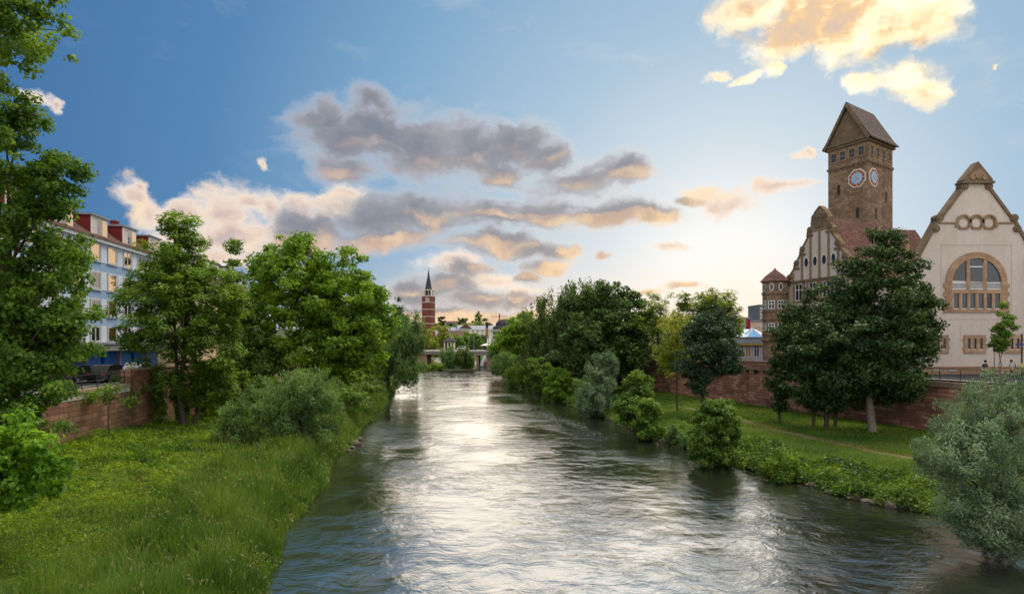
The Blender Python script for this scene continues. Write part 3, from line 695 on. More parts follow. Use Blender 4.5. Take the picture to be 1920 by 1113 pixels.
tree('chestnut_tree', 'widest dark green tree in the middle of the right bank group', 'tree', rg(1140, 98, STREET),
     [B(1140, 562, 45, 32, 98), B(1100, 600, 50, 45, 97), B(1170, 600, 50, 50, 98), B(1130, 640, 75, 48, 96), B(1182, 562, 26, 22, 98), B(1200, 630, 30, 46, 98), B(1100, 670, 50, 34, 95), B(1135, 600, 60, 50, 99), B(1170, 665, 45, 30, 96), B(1085, 570, 30, 26, 98)],
     460, 50000, 1.1, .45, .32, lf_chest, bark, trunk=.4, limbs=24, group=G_R, seed=22)
tree('heaven_tree', 'thin airy tree with sky showing through left of the two tallest feathery tops', 'tree', rg(1232, 92, STREET),
     [B(1235, 565, 26, 18, 92), B(1225, 600, 26, 30, 92), B(1245, 640, 30, 40, 92)], 80, 5500, 1.0, .55, .16, lf_heaven, bark, 'frond', trunk=.2, limbs=16, group=G_R, seed=23)
tree('heaven_tree', 'tall feathery tree with golden backlit top left of the low white building', 'tree', rg(1340, 88, STREET),
     [B(1345, 565, 34, 22, 88), B(1372, 590, 20, 36, 88), B(1310, 575, 30, 24, 88), B(1283, 560, 10, 22, 88), B(1275, 600, 34, 30, 88), B(1340, 620, 46, 45, 88)],
     170, 13000, 1.0, .6, .17, lf_heaven, bark, 'frond', trunk=.25, limbs=24, group=G_R, seed=24)
tree('locust_tree', 'slender yellow green tree with a thin trunk before the low end of the red wall', 'tree', rg(1270, 72),
     [B(1268, 620, 30, 35, 72), B(1255, 660, 28, 26, 72), B(1285, 650, 26, 40, 72), B(1262, 690, 24, 16, 72)], 120, 9500, .7, .34, .11, lf_olive, bark, 'frond', trunk=.1, fork=.4, limbs=18, group=G_R, seed=25)
tree('yew_tree', 'dark evergreen tree against the red wall left of the low white building', 'tree', rg(1318, 66),
     [B(1322, 600, 28, 35, 66), B(1325, 640, 48, 40, 66), B(1305, 680, 40, 34, 65), B(1355, 670, 36, 30, 66), B(1355, 610, 26, 28, 67), B(1310, 715, 22, 24, 65), B(1365, 690, 30, 10, 66)],
     220, 24000, .75, .32, .14, lf_ever, bark, trunk=.2, fork=.25, limbs=18, group=G_R, seed=26)
tree('oak_tree', 'big dark oak with a bare pale trunk in front of the bath hall', 'tree', rg(1636, 54.5),
     [B(1655, 458, 26, 32, 55), B(1630, 500, 46, 40, 54.5), B(1690, 515, 38, 40, 55), B(1640, 580, 80, 60, 54), B(1700, 600, 50, 50, 54.5), B(1600, 640, 80, 55, 53.5), B(1680, 665, 55, 40, 54), B(1650, 700, 70, 34, 53.5), B(1730, 640, 22, 26, 55), B(1715, 560, 22, 30, 55), B(1606, 565, 42, 48, 56), B(1590, 610, 46, 44, 55.5), B(1660, 735, 50, 18, 54.6), B(1610, 710, 50, 26, 53), B(1690, 715, 40, 22, 54), B(1735, 590, 26, 34, 55), B(1585, 720, 40, 22, 54)],
     560, 68000, .85, .30, .19, lf_dark, bark_pale, trunk=.33, fork=.32, limbs=40, group=G_R, seed=27)
tree('oak_tree', 'dark double trunked oak left of the pale trunked oak by the wall', 'tree', rg(1550, 57.5),
     [B(1564, 572, 44, 44, 58), B(1530, 615, 46, 44, 57.5), B(1560, 752, 40, 20, 57), B(1590, 700, 40, 36, 57), B(1560, 650, 60, 60, 57), B(1520, 680, 40, 50, 57), B(1575, 700, 45, 40, 56.5), B(1545, 735, 46, 28, 57), B(1500, 728, 30, 26, 57.5)],
     330, 38000, .8, .30, .19, lf_dark, bark, trunk=.22, fork=.35, limbs=24, stems=[(0, 0), (.9, .2), (-1.0, .5)], group=G_R, seed=28)
tree('oak_tree', 'smaller ivy covered tree with a leaning trunk nearest the stone turret', 'tree', rg(1462, 62),
     [B(1490, 630, 36, 40, 62), B(1478, 670, 30, 36, 62), B(1468, 705, 22, 32, 61.6), B(1500, 600, 30, 34, 62.5), B(1462, 745, 10, 22, 61.8)],
     150, 15000, .8, .30, .19, lf_dark, bark, trunk=.14, fork=.4, limbs=14, group=G_R, seed=29)
tree('hornbeam_tree', 'small upright young tree on the street before the bath hall windows', 'tree', (P(1872, 640, 58)[0], 58, STREET),
     [B(1882, 600, 11, 28, 58), B(1875, 630, 13, 22, 58), B(1893, 618, 9, 26, 58.2), B(1868, 647, 10, 12, 58)], 60, 5200, .42, .2, .14, lf_ash, bark_pale, trunk=.06, fork=.35, limbs=14, stems=[(0, 0), (.35, .1), (-.3, .1)], seed=30)
for i_, (lb, px, Y) in enumerate((('dark undergrowth bush below the widest tree of the right bank group', 1120, 100), ('dark undergrowth bush below the drooping birch', 1062, 112), ('dark undergrowth bush between the chestnut crown and the hedge', 1160, 97), ('dark undergrowth bush below the bright green farthest round tree', 1005, 132))):
    tree('undergrowth_bush', lb, 'bush', rg(px, Y, 2.0), [B(px, 690, 34, 24, Y), B(px + 22, 700, 24, 18, Y - 1), B(px - 20, 680, 24, 20, Y + 1)], 60, 5500, 1.1, .45, .3, lf_dark, bark, trunk=.1, limbs=6, group='undergrowth below the right bank trees', seed=80 + i_)
# hedge at the far end of the red wall
tree('hedge', 'dark clipped hedge at the far end of the red quay wall', 'hedge', rg(1182, 100),
     [B(1182, 700, 20, 26, 100), B(1165, 705, 20, 26, 102), B(1150, 695, 16, 20, 104)], 60, 6000, 1.0, .34, .2, lf_ever, bark, trunk=.1, limbs=6, seed=31)
# bushes at the right water edge
def bush(label, px, Y, blobs, n, leaves, cr, l, wd, mat, style, seed, name='riverside_bush', z=None, group=G_B):
    return tree(name, label, 'bush', rg(px, Y, z), [B(*b) for b in blobs], n, leaves, cr, l, wd, mat, bark, style, trunk=.07, fork=.22, limbs=16, stems=[(0, 0), (.35, .25), (-.35, .2)], group=group, seed=seed, out=.98)
bush('grey green willow bush farthest along the right water edge', 948, 142, [(948, 685, 26, 24, 142), (932, 682, 16, 22, 145), (925, 668, 10, 18, 150)], 70, 7000, 1.1, .55, .14, lf_willow, 'spray', 40, 'willow_bush', .5)
bush('pair of rounded green bushes beside the farthest willow bush', 985, 118, [(985, 703, 26, 26, 118), (966, 708, 16, 20, 119)], 60, 7000, .9, .42, .13, lf_ash, 'spray', 41, 'willow_bush', .5)
bush('dark rounded bush in the middle of the right water edge row', 1012, 108, [(1012, 703, 28, 32, 108), (1025, 718, 18, 24, 107)], 70, 9000, .9, .36, .22, lf_lime, 'broad', 42, z=.5)
bush('bright yellow green bush left of the silver willow', 1050, 93, [(1050, 720, 26, 30, 93), (1045, 740, 28, 16, 92)], 60, 8500, .7, .32, .2, lf_plane, 'broad', 43)
bush('tall silver leaved willow bush leaning over the right water edge', 1120, 74, [(1128, 700, 34, 38, 75), (1118, 735, 42, 36, 74), (1112, 760, 38, 22, 74), (1142, 685, 18, 26, 75)], 170, 21000, .65, .34, .075, lf_silver, 'spray', 44, 'silver_willow')
bush('upright dense green bush right of the silver willow', 1190, 61.5, [(1195, 730, 30, 32, 61.5), (1185, 765, 30, 34, 61), (1205, 712, 16, 16, 61.5)], 120, 14000, .6, .26, .18, lf_lime, 'broad', 45)
bush('low bush at the foot of the upright green bush', 1218, 56.5, [(1218, 775, 24, 28, 56.5), (1215, 800, 28, 22, 56)], 70, 8000, .5, .24, .16, lf_ash, 'broad', 46)
bush('single ball shaped green bush on the right lawn edge', 1340, 44.6, [(1342, 790, 42, 42, 44.8), (1342, 848, 46, 24, 44.4), (1340, 825, 50, 40, 44.5), (1345, 760, 28, 20, 45)], 330, 32000, .36, .19, .12, lf_lime, 'broad', 47)
bush('small spiky bush low at the water between the ball bush and the big silver willow', 1455, 39.6, [(1460, 880, 32, 22, 39.6), (1475, 860, 20, 18, 40)], 50, 4200, .4, .17, .1, lf_ash, 'spray', 48)
bush('low tuft of weeds at the water below the small grass slope', 1262, 53, [(1264, 815, 18, 16, 53), (1280, 825, 14, 14, 52)], 30, 2800, .4, .22, .1, lf_willow, 'spray', 49)
tree('silver_willow', 'huge silver green willow bush filling the lower right corner', 'bush', (21.9, 27.2, .2),
     [B(1850, 770, 70, 55, 28), B(1900, 740, 60, 45, 29), B(1810, 800, 60, 50, 27.5), B(1860, 860, 95, 75, 27), B(1790, 880, 55, 55, 26.5), B(1880, 940, 75, 60, 26), B(1940, 850, 70, 110, 28), B(1850, 975, 55, 38, 25.5), B(1760, 850, 36, 36, 27), B(1890, 1000, 40, 28, 25.3), B(1805, 955, 45, 40, 25.8), B(1905, 1010, 55, 30, 25), B(1840, 1010, 36, 22, 25)],
     680, 82000, .42, .155, .04, lf_silver, bark, 'spray', trunk=.13, fork=.22, limbs=60, stems=[(0, 0), (.6, .3), (-.6, .3), (.3, .9)], group=G_B, seed=50)
# island and far side of the bridge
bush('round willow bush on the left part of the island before the bridge', 845, 197, [(845, 672, 20, 18, 197), (840, 680, 14, 12, 196)], 50, 6000, 1.4, .8, .2, lf_willow, 'willow', 51, 'willow_bush', .5, 'bushes on the river island')
bush('round willow bush on the right part of the island before the bridge', 872, 194, [(870, 672, 18, 17, 194), (880, 682, 14, 12, 193)], 50, 6000, 1.3, .7, .25, lf_birch, 'willow', 52, 'willow_bush', .5, 'bushes on the river island')
bush('low green bush on the left shore below the bridge', 805, 190, [(800, 690, 24, 9, 190), (815, 688, 14, 8, 192)], 30, 2500, 1.2, .6, .3, lf_ash, 'broad', 53, 'hazel_bush', .5, 'bushes on the river island')
sp = MB()
isl = [P(818, 693, 196), P(832, 697, 188), P(862, 698, 186), P(888, 695, 190), P(898, 690, 200), P(880, 686, 206), P(840, 687, 206)]
sp.prism([(p[0], p[1], -1.0) for p in isl], (0, 0, 1.35)); structure(sp.build('island_ground', mat_plain('gravel_bar', (.10, .085, .06), (.05, .08, .02), .6, .95, .1)))
G_F = 'trees on the far bank behind the bridge'
far = [(822, 636, 26, 22, 262, lf_olive, 'yellowish broad tree behind the bridge below the red tower'),
       (803, 645, 20, 24, 255, lf_olive, 'yellow green tree behind the bridge partly hidden by the willow'),
       (846, 640, 8, 14, 285, lf_lime, 'narrow green tree just left above the small bridge kiosk'),
       (860, 646, 13, 13, 270, lf_lime, 'dark green tree right of the bridge kiosk'),
       (876, 641, 14, 16, 275, lf_plane, 'green tree behind the middle of the bridge'),
       (893, 643, 13, 15, 272, lf_lime, 'round green tree behind the bridge left of the white parasols'),
       (906, 644, 11, 14, 280, lf_dark, 'dark tree close behind the white parasols')]
for i, (px, py, rx, ry, Y, mt, lb) in enumerate(far):
    tree('street_tree', lb, 'tree', (P(px, 640, Y)[0], Y, STREET), [B(px, py, rx, ry, Y), B(px + rx * .3, py + ry * .5, rx * .7, ry * .6, Y - 1)], 40, 3200, 1.9, .9, .6, mt, bark, trunk=.3, limbs=6, group=G_F, seed=60 + i)
tree('street_tree', 'bright green tree beside the domed building above the far right bank', 'tree', rg(945, 172, 3.0),
     [B(938, 650, 16, 18, 172), B(952, 640, 16, 20, 173)], 60, 5000, 1.6, .7, .45, lf_plane, bark, trunk=.3, limbs=8, group=G_R, seed=70)
# ------------------------------------------------------------------ quay walls and streets
UL = np.array((-.13, 1.0)); UL /= np.hypot(*UL); NL = np.array((UL[1], -UL[0]))       # along the left quay, towards the river
UR = np.array((-.32, 1.0)); UR /= np.hypot(*UR); NR = np.array((-UR[1], UR[0]))       # along the right quay, towards the river
m_wallL = mat_brick('sandstone_left', UL, srgb(122, 86, 70), srgb(138, 99, 80), srgb(154, 116, 95), srgb(80, 66, 54), 1.0, .38, .026, stain=srgb(92, 90, 62))
m_wallR = mat_brick('sandstone_right', UR, srgb(142, 96, 82), srgb(170, 119, 101), srgb(192, 147, 127), srgb(92, 68, 60), 1.0, .36, .03, stain=srgb(112, 84, 70))
m_cope = mat_plain('coping_stone', srgb(168, 146, 128), srgb(120, 100, 86), 1.2, .9, .15, bstr=.4)
m_conc = mat_plain('pale_concrete', srgb(198, 190, 176), srgb(150, 142, 128), .9, .85, .2, bstr=.3, streak=True)
m_asph = mat_plain('asphalt', (.055, .055, .058), (.04, .04, .043), 1.5, .9, .2, bstr=.4)
m_pave = mat_plain('paving', (.22, .21, .20), (.15, .145, .14), 1.0, .9, .2)
m_iron = mat_plain('dark_iron', (.02, .021, .024), (.035, .034, .034), 6, .5, .4, .3)
def wl(Y, off=0.0): return np.array((LW(Y) + NL[0] * off, Y + NL[1] * off))
def wr(Y, off=0.0): return np.array((RW(Y) + NR[0] * off, Y + NR[1] * off))
def wallrun(mb, fn, y0, y1, z0, z1, o0, o1):
    a, b, c_, d = fn(y0, o0), fn(y1, o0), fn(y1, o1), fn(y0, o1)
    mb.hexa([(*a, z0), (*b, z0), (*c_, z0), (*d, z0), (*a, z1), (*b, z1), (*c_, z1), (*d, z1)])
qw_ = thing('quay_wall', (*wl(30), 0.5), 'weathered sandstone quay wall behind the left meadow with pale coping and a higher parapet', 'wall')
mb = MB(); wallrun(mb, wl, 6, 50, .2, 5.02, -.6, 0); wallrun(mb, wl, 50, 125, .2, 5.55, -.6, 0); mb.build('masonry', m_wallL, qw_)
mb = MB(); wallrun(mb, wl, 6, 49.2, 5.02, 5.42, -.62, .03); mb.build('coping', m_conc, qw_)
mb = MB(); wallrun(mb, wl, 6, 49.2, 5.42, 5.62, -.75, .10); mb.build('kerb', m_cope, qw_)
mb = MB(); wallrun(mb, wl, 50, 125, 5.55, 6.62, -.55, -.05); mb.build('parapet', m_wallL, qw_)
mb = MB(); wallrun(mb, wl, 49.2, 50.05, .2, 6.75, -.66, .06); mb.build('pier', m_wallL, qw_)
mb = MB(); wallrun(mb, wl, 50.1, 125, 6.62, 6.76, -.62, .02); mb.build('parapet_cap', m_cope, qw_)
def railing(name, label, fn, y0, y1, z, off, step, h, bars=0, grp=None):
    t = thing(name, (*fn(y0, off), z), label, 'railing', grp)
    mb = MB()
    for zz in ([h, h * .55, .12] if bars == 0 else [h, .12]): mb.tube([(*fn(y0, off), z + zz), (*fn(y1, off), z + zz)], .03, 5)
    mb.build('rail', m_iron, t)
    y = y0
    while y <= y1 + .01:
        p = fn(y, off); mb = MB(); mb.tube([(*p, z), (*p, z + h)], .035, 5); mb.build('post', m_iron, t); y += step
    if bars:
        mb = MB(); y = y0
        while y < y1: p = fn(y, off); mb.tube([(*p, z + .12), (*p, z + h)], .012, 4, False); y += bars
        mb.build('balusters', m_iron, t)
    return t
railing('street_railing', 'thin dark railing on the pale coping of the left quay wall', wl, 33, 49, 5.62, -.3, 2.0, 1.0)
# right wall
qr = thing('quay_wall', (*wr(60), 1.0), 'long red sandstone quay wall behind the right lawn', 'wall')
mb = MB(); wallrun(mb, wr, 14, 62.5, .5, 5.05, -.7, 0); wallrun(mb, wr, 62.5, 103, .5, 5.0, -.7, 0); mb.build('masonry', m_wallR, qr)
mb = MB(); wallrun(mb, wr, 14, 62.5, 5.05, 5.5, -.8, .14); mb.build('coping', m_cope, qr)
mb = MB(); wallrun(mb, wr, 62.5, 103, 5.66, 6.45, -.5, .06); mb.build('parapet', m_wallR, qr)
mb = MB(); wallrun(mb, wr, 62.4, 103.1, 6.45, 6.62, -.58, .12); mb.build('parapet_cap', m_cope, qr)
mb = MB(); wallrun(mb, wr, 62.5, 103, 5.5, 5.66, -.8, .16); mb.build('ledge', m_cope, qr)
mb = MB(); y = 62.7
while y < 84: wallrun(mb, wr, y, y + .75, 5.0, 5.5, -.7, .08); y += 1.5
mb.build('corbels', m_wallR, qr)
mb = MB(); wallrun(mb, wr, 62.5, 103, 5.0, 5.5, -.7, -.35); mb.build('recess_masonry', m_wallR, qr)
railing('street_railing', 'dark iron railing with upright bars on the right quay wall before the bath hall', wr, 30, 62, 5.5, -.35, 1.7, 1.15, .16)
# streets
def strip_sheet(name, fn, ys_, o0, o1, z, mat):
    pts_ = np.array([[(*fn(y, o0), z), (*fn(y, (o0 + o1) / 2), z), (*fn(y, o1), z)] for y in ys_])
    return structure(grid_mesh(name, pts_, mat))
strip_sheet('pavement', wl, np.arange(6, 130, 4.0), -.62, -2.4, STREET, m_pave)
strip_sheet('street', wl, np.arange(6, 130, 4.0), -2.4, -10.0, STREET - .1 + .004, m_asph)
strip_sheet('street', wr, np.arange(14, 104, 4.0), -.8, -40.0, STREET - .1 + .004, m_asph)
strip_sheet('pavement', wr, np.arange(14, 104, 4.0), -.75, -2.6, STREET - .1 + .10, m_pave)

# ------------------------------------------------------------------ shared building materials
m_white = mat_plain('white_frame', (.72, .72, .72), (.62, .62, .63), 3, .5, .3)
m_glassL = mat_glass('sunset_tint_glass', (.25, .16, .08), .04, .85)  # orange sunset reflection is tinted into this metallic pane colour
m_glassD = mat_glass('dark_glass', (.018, .02, .024), .08, 0, .5)
m_glassG = mat_glass('grey_glass', (.06, .064, .075), .15, .0, .5)
def wallframe(o, u, n):
    o = np.array(o, float); u = np.array((*u, 0.0)); u /= np.linalg.norm(u); n = np.array((*n, 0.0)); n /= np.linalg.norm(n)
    return lambda s, z, d=0.0: np.array((o[0], o[1], 0)) + u * s + n * d + (0, 0, z)
def slab(mb, W, s0, s1, z0, z1, d0, d1):
    mb.hexa([W(s0, z0, d0), W(s1, z0, d0), W(s1, z0, d1), W(s0, z0, d1), W(s0, z1, d0), W(s1, z1, d0), W(s1, z1, d1), W(s0, z1, d1)])
def window(parent, W, s0, s1, z0, z1, d=.0, fr=.07, mull=(.5,), trans=(), fm=None, gm=None, sill=True, name='window'):
    mb = MB(); fm = fm or m_white; gm = gm or m_glassD
    slab(mb, W, s0, s0 + fr, z0, z1, d - .03, d + .05); slab(mb, W, s1 - fr, s1, z0, z1, d - .03, d + .05)
    slab(mb, W, s0 + fr, s1 - fr, z0, z0 + fr, d - .03, d + .05); slab(mb, W, s0 + fr, s1 - fr, z1 - fr, z1, d - .03, d + .05)
    for f in mull:
        c_ = s0 + (s1 - s0) * f; slab(mb, W, c_ - fr * .45, c_ + fr * .45, z0 + fr, z1 - fr, d - .02, d + .042)
    for f in trans:
        c_ = z0 + (z1 - z0) * f; slab(mb, W, s0 + fr, s1 - fr, c_ - fr * .4, c_ + fr * .4, d - .02, d + .038)
    wn_ = mb.build(name, fm, parent)
    mb = MB(); slab(mb, W, s0 + fr * .6, s1 - fr * .6, z0 + fr * .6, z1 - fr * .6, d - .05, d + .012)
    p = mb.build('pane', gm, wn_, org=None); 
    return wn_

# ------------------------------------------------------------------ blue apartment block (left)
m_blue = mat_plain('blue_render', srgb(150, 176, 206), srgb(134, 160, 192), .5, .85, .2, bstr=.1)
m_pale = mat_plain('pale_panel', srgb(206, 216, 226), srgb(190, 202, 214), .5, .8, .2, bstr=.1)
m_navy = mat_plain('strong_blue', srgb(40, 128, 214), srgb(32, 108, 190), .7, .6, .3)
m_grey = mat_plain('grey_fascia', srgb(150, 150, 156), srgb(122, 122, 128), .7, .8, .2)
m_tile = mat_brick('roof_tiles', None, srgb(74, 50, 46), srgb(92, 62, 54), srgb(108, 72, 62), srgb(52, 36, 34), .28, .2, .02, bstr=.8)
m_redp = mat_plain('red_cladding', srgb(130, 44, 40), srgb(108, 37, 34), 1.0, .7, .25)
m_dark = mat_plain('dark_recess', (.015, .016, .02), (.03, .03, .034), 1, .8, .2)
m_blindw = mat_plain('net_curtain', (.20, .20, .19), (.12, .12, .12), 4, .6, .4, streak=True)
m_curt = mat_plain('curtain', srgb(222, 196, 190), srgb(196, 176, 172), 3, .9, .1, streak=True)
FL0 = np.array((-34.2 - .13 * 46, 46.0)) ; LEN = 33.5
W = wallframe(FL0, UL, NL)
S = lambda Y: (Y - 46) / UL[1]
ab = thing('apartment_block', (FL0[0], FL0[1], STREET), 'pale blue apartment block with red dormers behind the left quay trees', 'building')
Z = lambda r: CZ + r
mb = MB(); slab(mb, W, -8, LEN, Z(-.25), Z(10.15), -11, 0); mb.build('wall', m_blue, ab)
mb = MB()
for z0, z1 in ((8.15, 10.15), (5.3, 7.2), (2.55, 4.4), (-.1, 1.62)): slab(mb, W, -8, LEN, Z(z0), Z(z1), -.2, .035)
mb.build('pale_band', m_pale, ab)
mb = MB(); slab(mb, W, -8.2, LEN + .2, Z(10.15), Z(10.5), -.5, .32); mb.build('eaves', m_white, ab)
mb = MB(); slab(mb, W, -8, LEN, Z(-.95), Z(-.25), -11, .9); slab(mb, W, -8, LEN, Z(-.30), Z(-.16), .3, 1.0); mb.build('canopy', m_grey, ab)
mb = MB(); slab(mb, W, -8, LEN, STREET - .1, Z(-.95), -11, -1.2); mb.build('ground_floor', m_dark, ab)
for s0 in np.arange(-7, LEN - 2, 3.3):
    mb = MB(); slab(mb, W, s0, s0 + 2.5, STREET - .1, Z(-1.05), -1.2, -.6); mb.build('blue_panel', m_navy, ab)
for s0 in np.arange(-5, LEN, 6.6):
    mb = MB(); slab(mb, W, s0, s0 + .35, STREET - .1, Z(-.95), -.4, -.05); mb.build('column', m_grey, ab)
cols = [S(y) for y in np.arange(49.1, 78.5, 3.27)]
rnd_ = random.Random(4)
for (z0, z1) in ((8.25, 9.95), (5.35, 7.1), (2.62, 4.32), (.02, 1.56)):
    for s in cols:
        rc = MB(); slab(rc, W, s - 1.02, s + 1.12, Z(z0 - .06), Z(z1 + .06), -.16, .042)
        f = rc.build('window', m_grey, ab)
        mb = MB(); fr = .09
        a, b, d = s - .92, s + .78, .07
        slab(mb, W, a, a + fr, Z(z0), Z(z1), d - .03, d + .05); slab(mb, W, b - fr, b, Z(z0), Z(z1), d - .03, d + .05)
        slab(mb, W, a + fr, b - fr, Z(z0), Z(z0) + fr, d - .03, d + .05); slab(mb, W, a + fr, b - fr, Z(z1) - fr, Z(z1), d - .03, d + .05)
        if rnd_.random() < .4: slab(mb, W, (a + b) / 2 - .05, (a + b) / 2 + .05, Z(z0) + fr, Z(z1) - fr, d - .03, d + .045)
        mb.build('frame', m_white, f)
        mb = MB(); slab(mb, W, a + .05, b - .05, Z(z0) + .05, Z(z1) - .05, d - .04, d + .01)
        q_ = rnd_.random(); mb.build('pane', m_glassL if q_ < (.6 if z0 > 8 else .22) else (m_blindw if q_ > .9 else m_glassD), f)
        mb = MB(); slab(mb, W, s - 1.06, s + 1.16, Z(z0) - .13, Z(z0) - .06, .0, .13); mb.build('sill', m_white, f)
# roof: steep slope rising back from the eaves
mb = MB(); mb.prism([W(-8.4, Z(10.5), .45), W(-8.4, Z(13.6), -3.6), W(-8.4, Z(14.0), -5.5), W(-8.4, Z(10.5), -11.3)], W(LEN + .6, 0) - W(-8.4, 0)); rf = mb.build('roof', m_tile, ab)
for y in (66, 76, 56.5):
    mb = MB(); slab(mb, W, S(y) - .35, S(y) + .35, Z(13.2), Z(14.65), -5.2, -4.5); slab(mb, W, S(y) - .5, S(y) + .5, Z(14.65), Z(14.8), -5.3, -4.4); mb.build('chimney', m_redp, rf)
for y in (50.9, 57.1, 63.3, 69.6, 75.9):
    s = S(y); dm = MB(); slab(dm, W, s - 1.5, s + 1.5, Z(10.75), Z(12.75), -4.5, -.22); do = dm.build('dormer', m_redp, ab)
    mb = MB(); slab(mb, W, s - 1.75, s + 1.75, Z(12.75), Z(12.93), -4.6, .05); mb.build('dormer_roof', m_grey, do)
    mb = MB(); slab(mb, W, s - 1.5, s + 1.5, Z(10.75), Z(12.75), -.22, -.12); mb.build('dormer_front', m_white, do)
    for k, (a, b) in enumerate(((-1.3, -.5), (-.42, .42), (.5, 1.3))):
        mb = MB(); slab(mb, W, s + a, s + b, Z(10.95), Z(12.55), -.12, -.105); mb.build('pane', (m_curt, m_glassD, m_glassL)[(k + int(y)) % 3], do)

# ------------------------------------------------------------------ yellow house behind it
yh_o = np.array((-34.2 - .13 * 90 + .3, 90.0)); W = wallframe(yh_o, UL, NL)
m_yel = mat_plain('cream_render', srgb(226, 204, 158), srgb(204, 180, 136), .5, .85, .15, bstr=.1)
m_slate = mat_plain('slate_roof', srgb(62, 58, 66), srgb(48, 44, 50), 2, .7, .3, bstr=.4)
yh = thing('town_house', (*yh_o, STREET), 'cream house with a brown dormered roof glimpsed between the left trees', 'building')
mb = MB(); slab(mb, W, -3, 26, STREET - .1, Z(8.2), -11, 0); mb.build('wall', m_yel, yh)
mb = MB(); mb.prism([W(-3.4, Z(8.2), .7), W(-3.4, Z(10.0), -1.0), W(-3.4, Z(13.2), -3.0), W(-3.4, Z(14.2), -5.5), W(-3.4, Z(13.2), -8), W(-3.4, Z(8.2), -11.6)], W(26.4, 0) - W(-3.4, 0)); rf = mb.build('roof', m_tile, yh)
mb = MB(); slab(mb, W, 3, 4, Z(12.5), Z(15.6), -5, -4.2); mb.build('chimney', m_tile, rf)
for s in np.arange(.2, 25, 4.2):
    mb = MB(); slab(mb, W, s - .8, s + .8, Z(10.1), Z(12.3), -3.4, -.6); do = mb.build('dormer', m_white, yh)
    mb = MB(); slab(mb, W, s - .45, s + .45, Z(10.5), Z(12.0), -.6, -.57); mb.build('pane', m_glassG, do)
    mb = MB(); slab(mb, W, s - 1, s + 1, Z(12.3), Z(12.5), -3.6, -.4); mb.build('dormer_roof', m_slate, do)
for z0 in (5.6, 2.5, -.6):
    for s in np.arange(-1.2, 25, 3.0): window(yh, W, s - .6, s + .6, Z(z0), Z(z0 + 1.9), .0)
# ------------------------------------------------------------------ bath house complex (right)
m_plast = mat_plain('cream_plaster', srgb(210, 197, 187), srgb(190, 176, 165), .35, .9, .12, bstr=.2, streak=True, grime=srgb(140, 126, 116))
m_sand = mat_plain('sandstone_trim', srgb(160, 134, 106), srgb(128, 104, 82), 1.4, .9, .15, bstr=.5)
m_sandd = mat_plain('weathered_trim', srgb(138, 116, 92), srgb(96, 82, 66), 1.6, .9, .15, bstr=.6)
m_blockF = mat_brick('trim_blocks', None, srgb(156, 126, 98), srgb(168, 136, 108), srgb(178, 146, 118), srgb(134, 108, 88), .9, .45, .012, bstr=.3)
m_tower = mat_brick('tower_ashlar', None, srgb(126, 103, 83), srgb(141, 116, 94), srgb(156, 130, 107), srgb(108, 88, 72), .8, .36, .012, stain=srgb(116, 94, 74), bstr=.9)
m_rtile = mat_brick('red_roof_tiles', None, srgb(90, 60, 54), srgb(108, 73, 63), srgb(122, 86, 74), srgb(66, 46, 42), .3, .22, .025, bstr=.8, stain=srgb(84, 62, 58))
m_btile = mat_brick('tower_roof_tiles', None, srgb(76, 66, 62), srgb(92, 78, 71), srgb(106, 90, 81), srgb(60, 51, 48), .3, .22, .025, bstr=.8, stain=srgb(80, 72, 72))

# bath hall: gable facing the bridge
HY = 66.0; HC = P(1830, 640, HY)[0]
W = wallframe((HC, HY), (1, 0), (0, -1)); hp = lambda px, py: ((px - 1830) / F * HY, CZ - (py - HOR) / F * HY)
hall = thing('bath_hall', (HC, HY, STREET), 'cream gabled bath hall with a large arched window at the right edge', 'building')
left = [(1721, 740), (1721, 479), (1757, 413), (1766, 404), (1808, 347), (1815, 340)]
sl = [hp(*p) for p in left]
poly = [W(s, max(z, STREET - .1)) for s, z in sl] + [W(-s, max(z, STREET - .1)) for s, z in sl[::-1]]
mb = MB(); mb.prism(poly, (0, .7, 0)); mb.build('wall', m_plast, hall)
# body behind the parapet gable, running along its skewed plot
dirn = np.array((HC, HY, 0)); dirn = dirn / np.linalg.norm(dirn)
bl = [(1727, 740), (1727, 492), (1830, 345)]; bs = [hp(*p) for p in bl]
pb = [W(bs[0][0], STREET - .1), W(bs[1][0], bs[1][1]), W(-bs[1][0], bs[1][1]), W(-bs[0][0], STREET - .1)]
pb = [p + (0, .7, 0) for p in pb]; mb = MB(); mb.prism(pb, dirn * 26); mb.build('side_wall', m_plast, hall)
e0 = hp(1722, 495); pr = [W(e0[0], e0[1]), W(bs[2][0], bs[2][1]), W(-e0[0], e0[1])]; pr = [p + (0, .72, 0.02) for p in pr]
mb = MB(); mb.prism(pr, dirn * 26.3); mb.build('roof', m_rtile, hall)
# coping along the gable edges
mb = MB()
def cope_line(pts_, w_=.22, dp=(-.9, .16)):
    for (a, b) in zip(pts_[:-1], pts_[1:]):
        a = np.array(a); b = np.array(b); d = (b - a) / np.linalg.norm(b - a); n_ = np.array((-d[1], d[0]))
        c1, c2, c3, c4 = a - n_ * w_, b - n_ * w_, b + n_ * w_ * .4, a + n_ * w_ * .4
        mb.hexa([W(*c1, dp[1]), W(*c2, dp[1]), W(*c2, dp[0]), W(*c1, dp[0]), W(*c4, dp[1]), W(*c3, dp[1]), W(*c3, dp[0]), W(*c4, dp[0])])
cope_line(sl[1:]); mb.build('coping', m_sandd, hall); mb = MB(); cope_line([(-s, z) for s, z in sl[1:]][::-1]); mb.build('coping', m_sandd, hall)
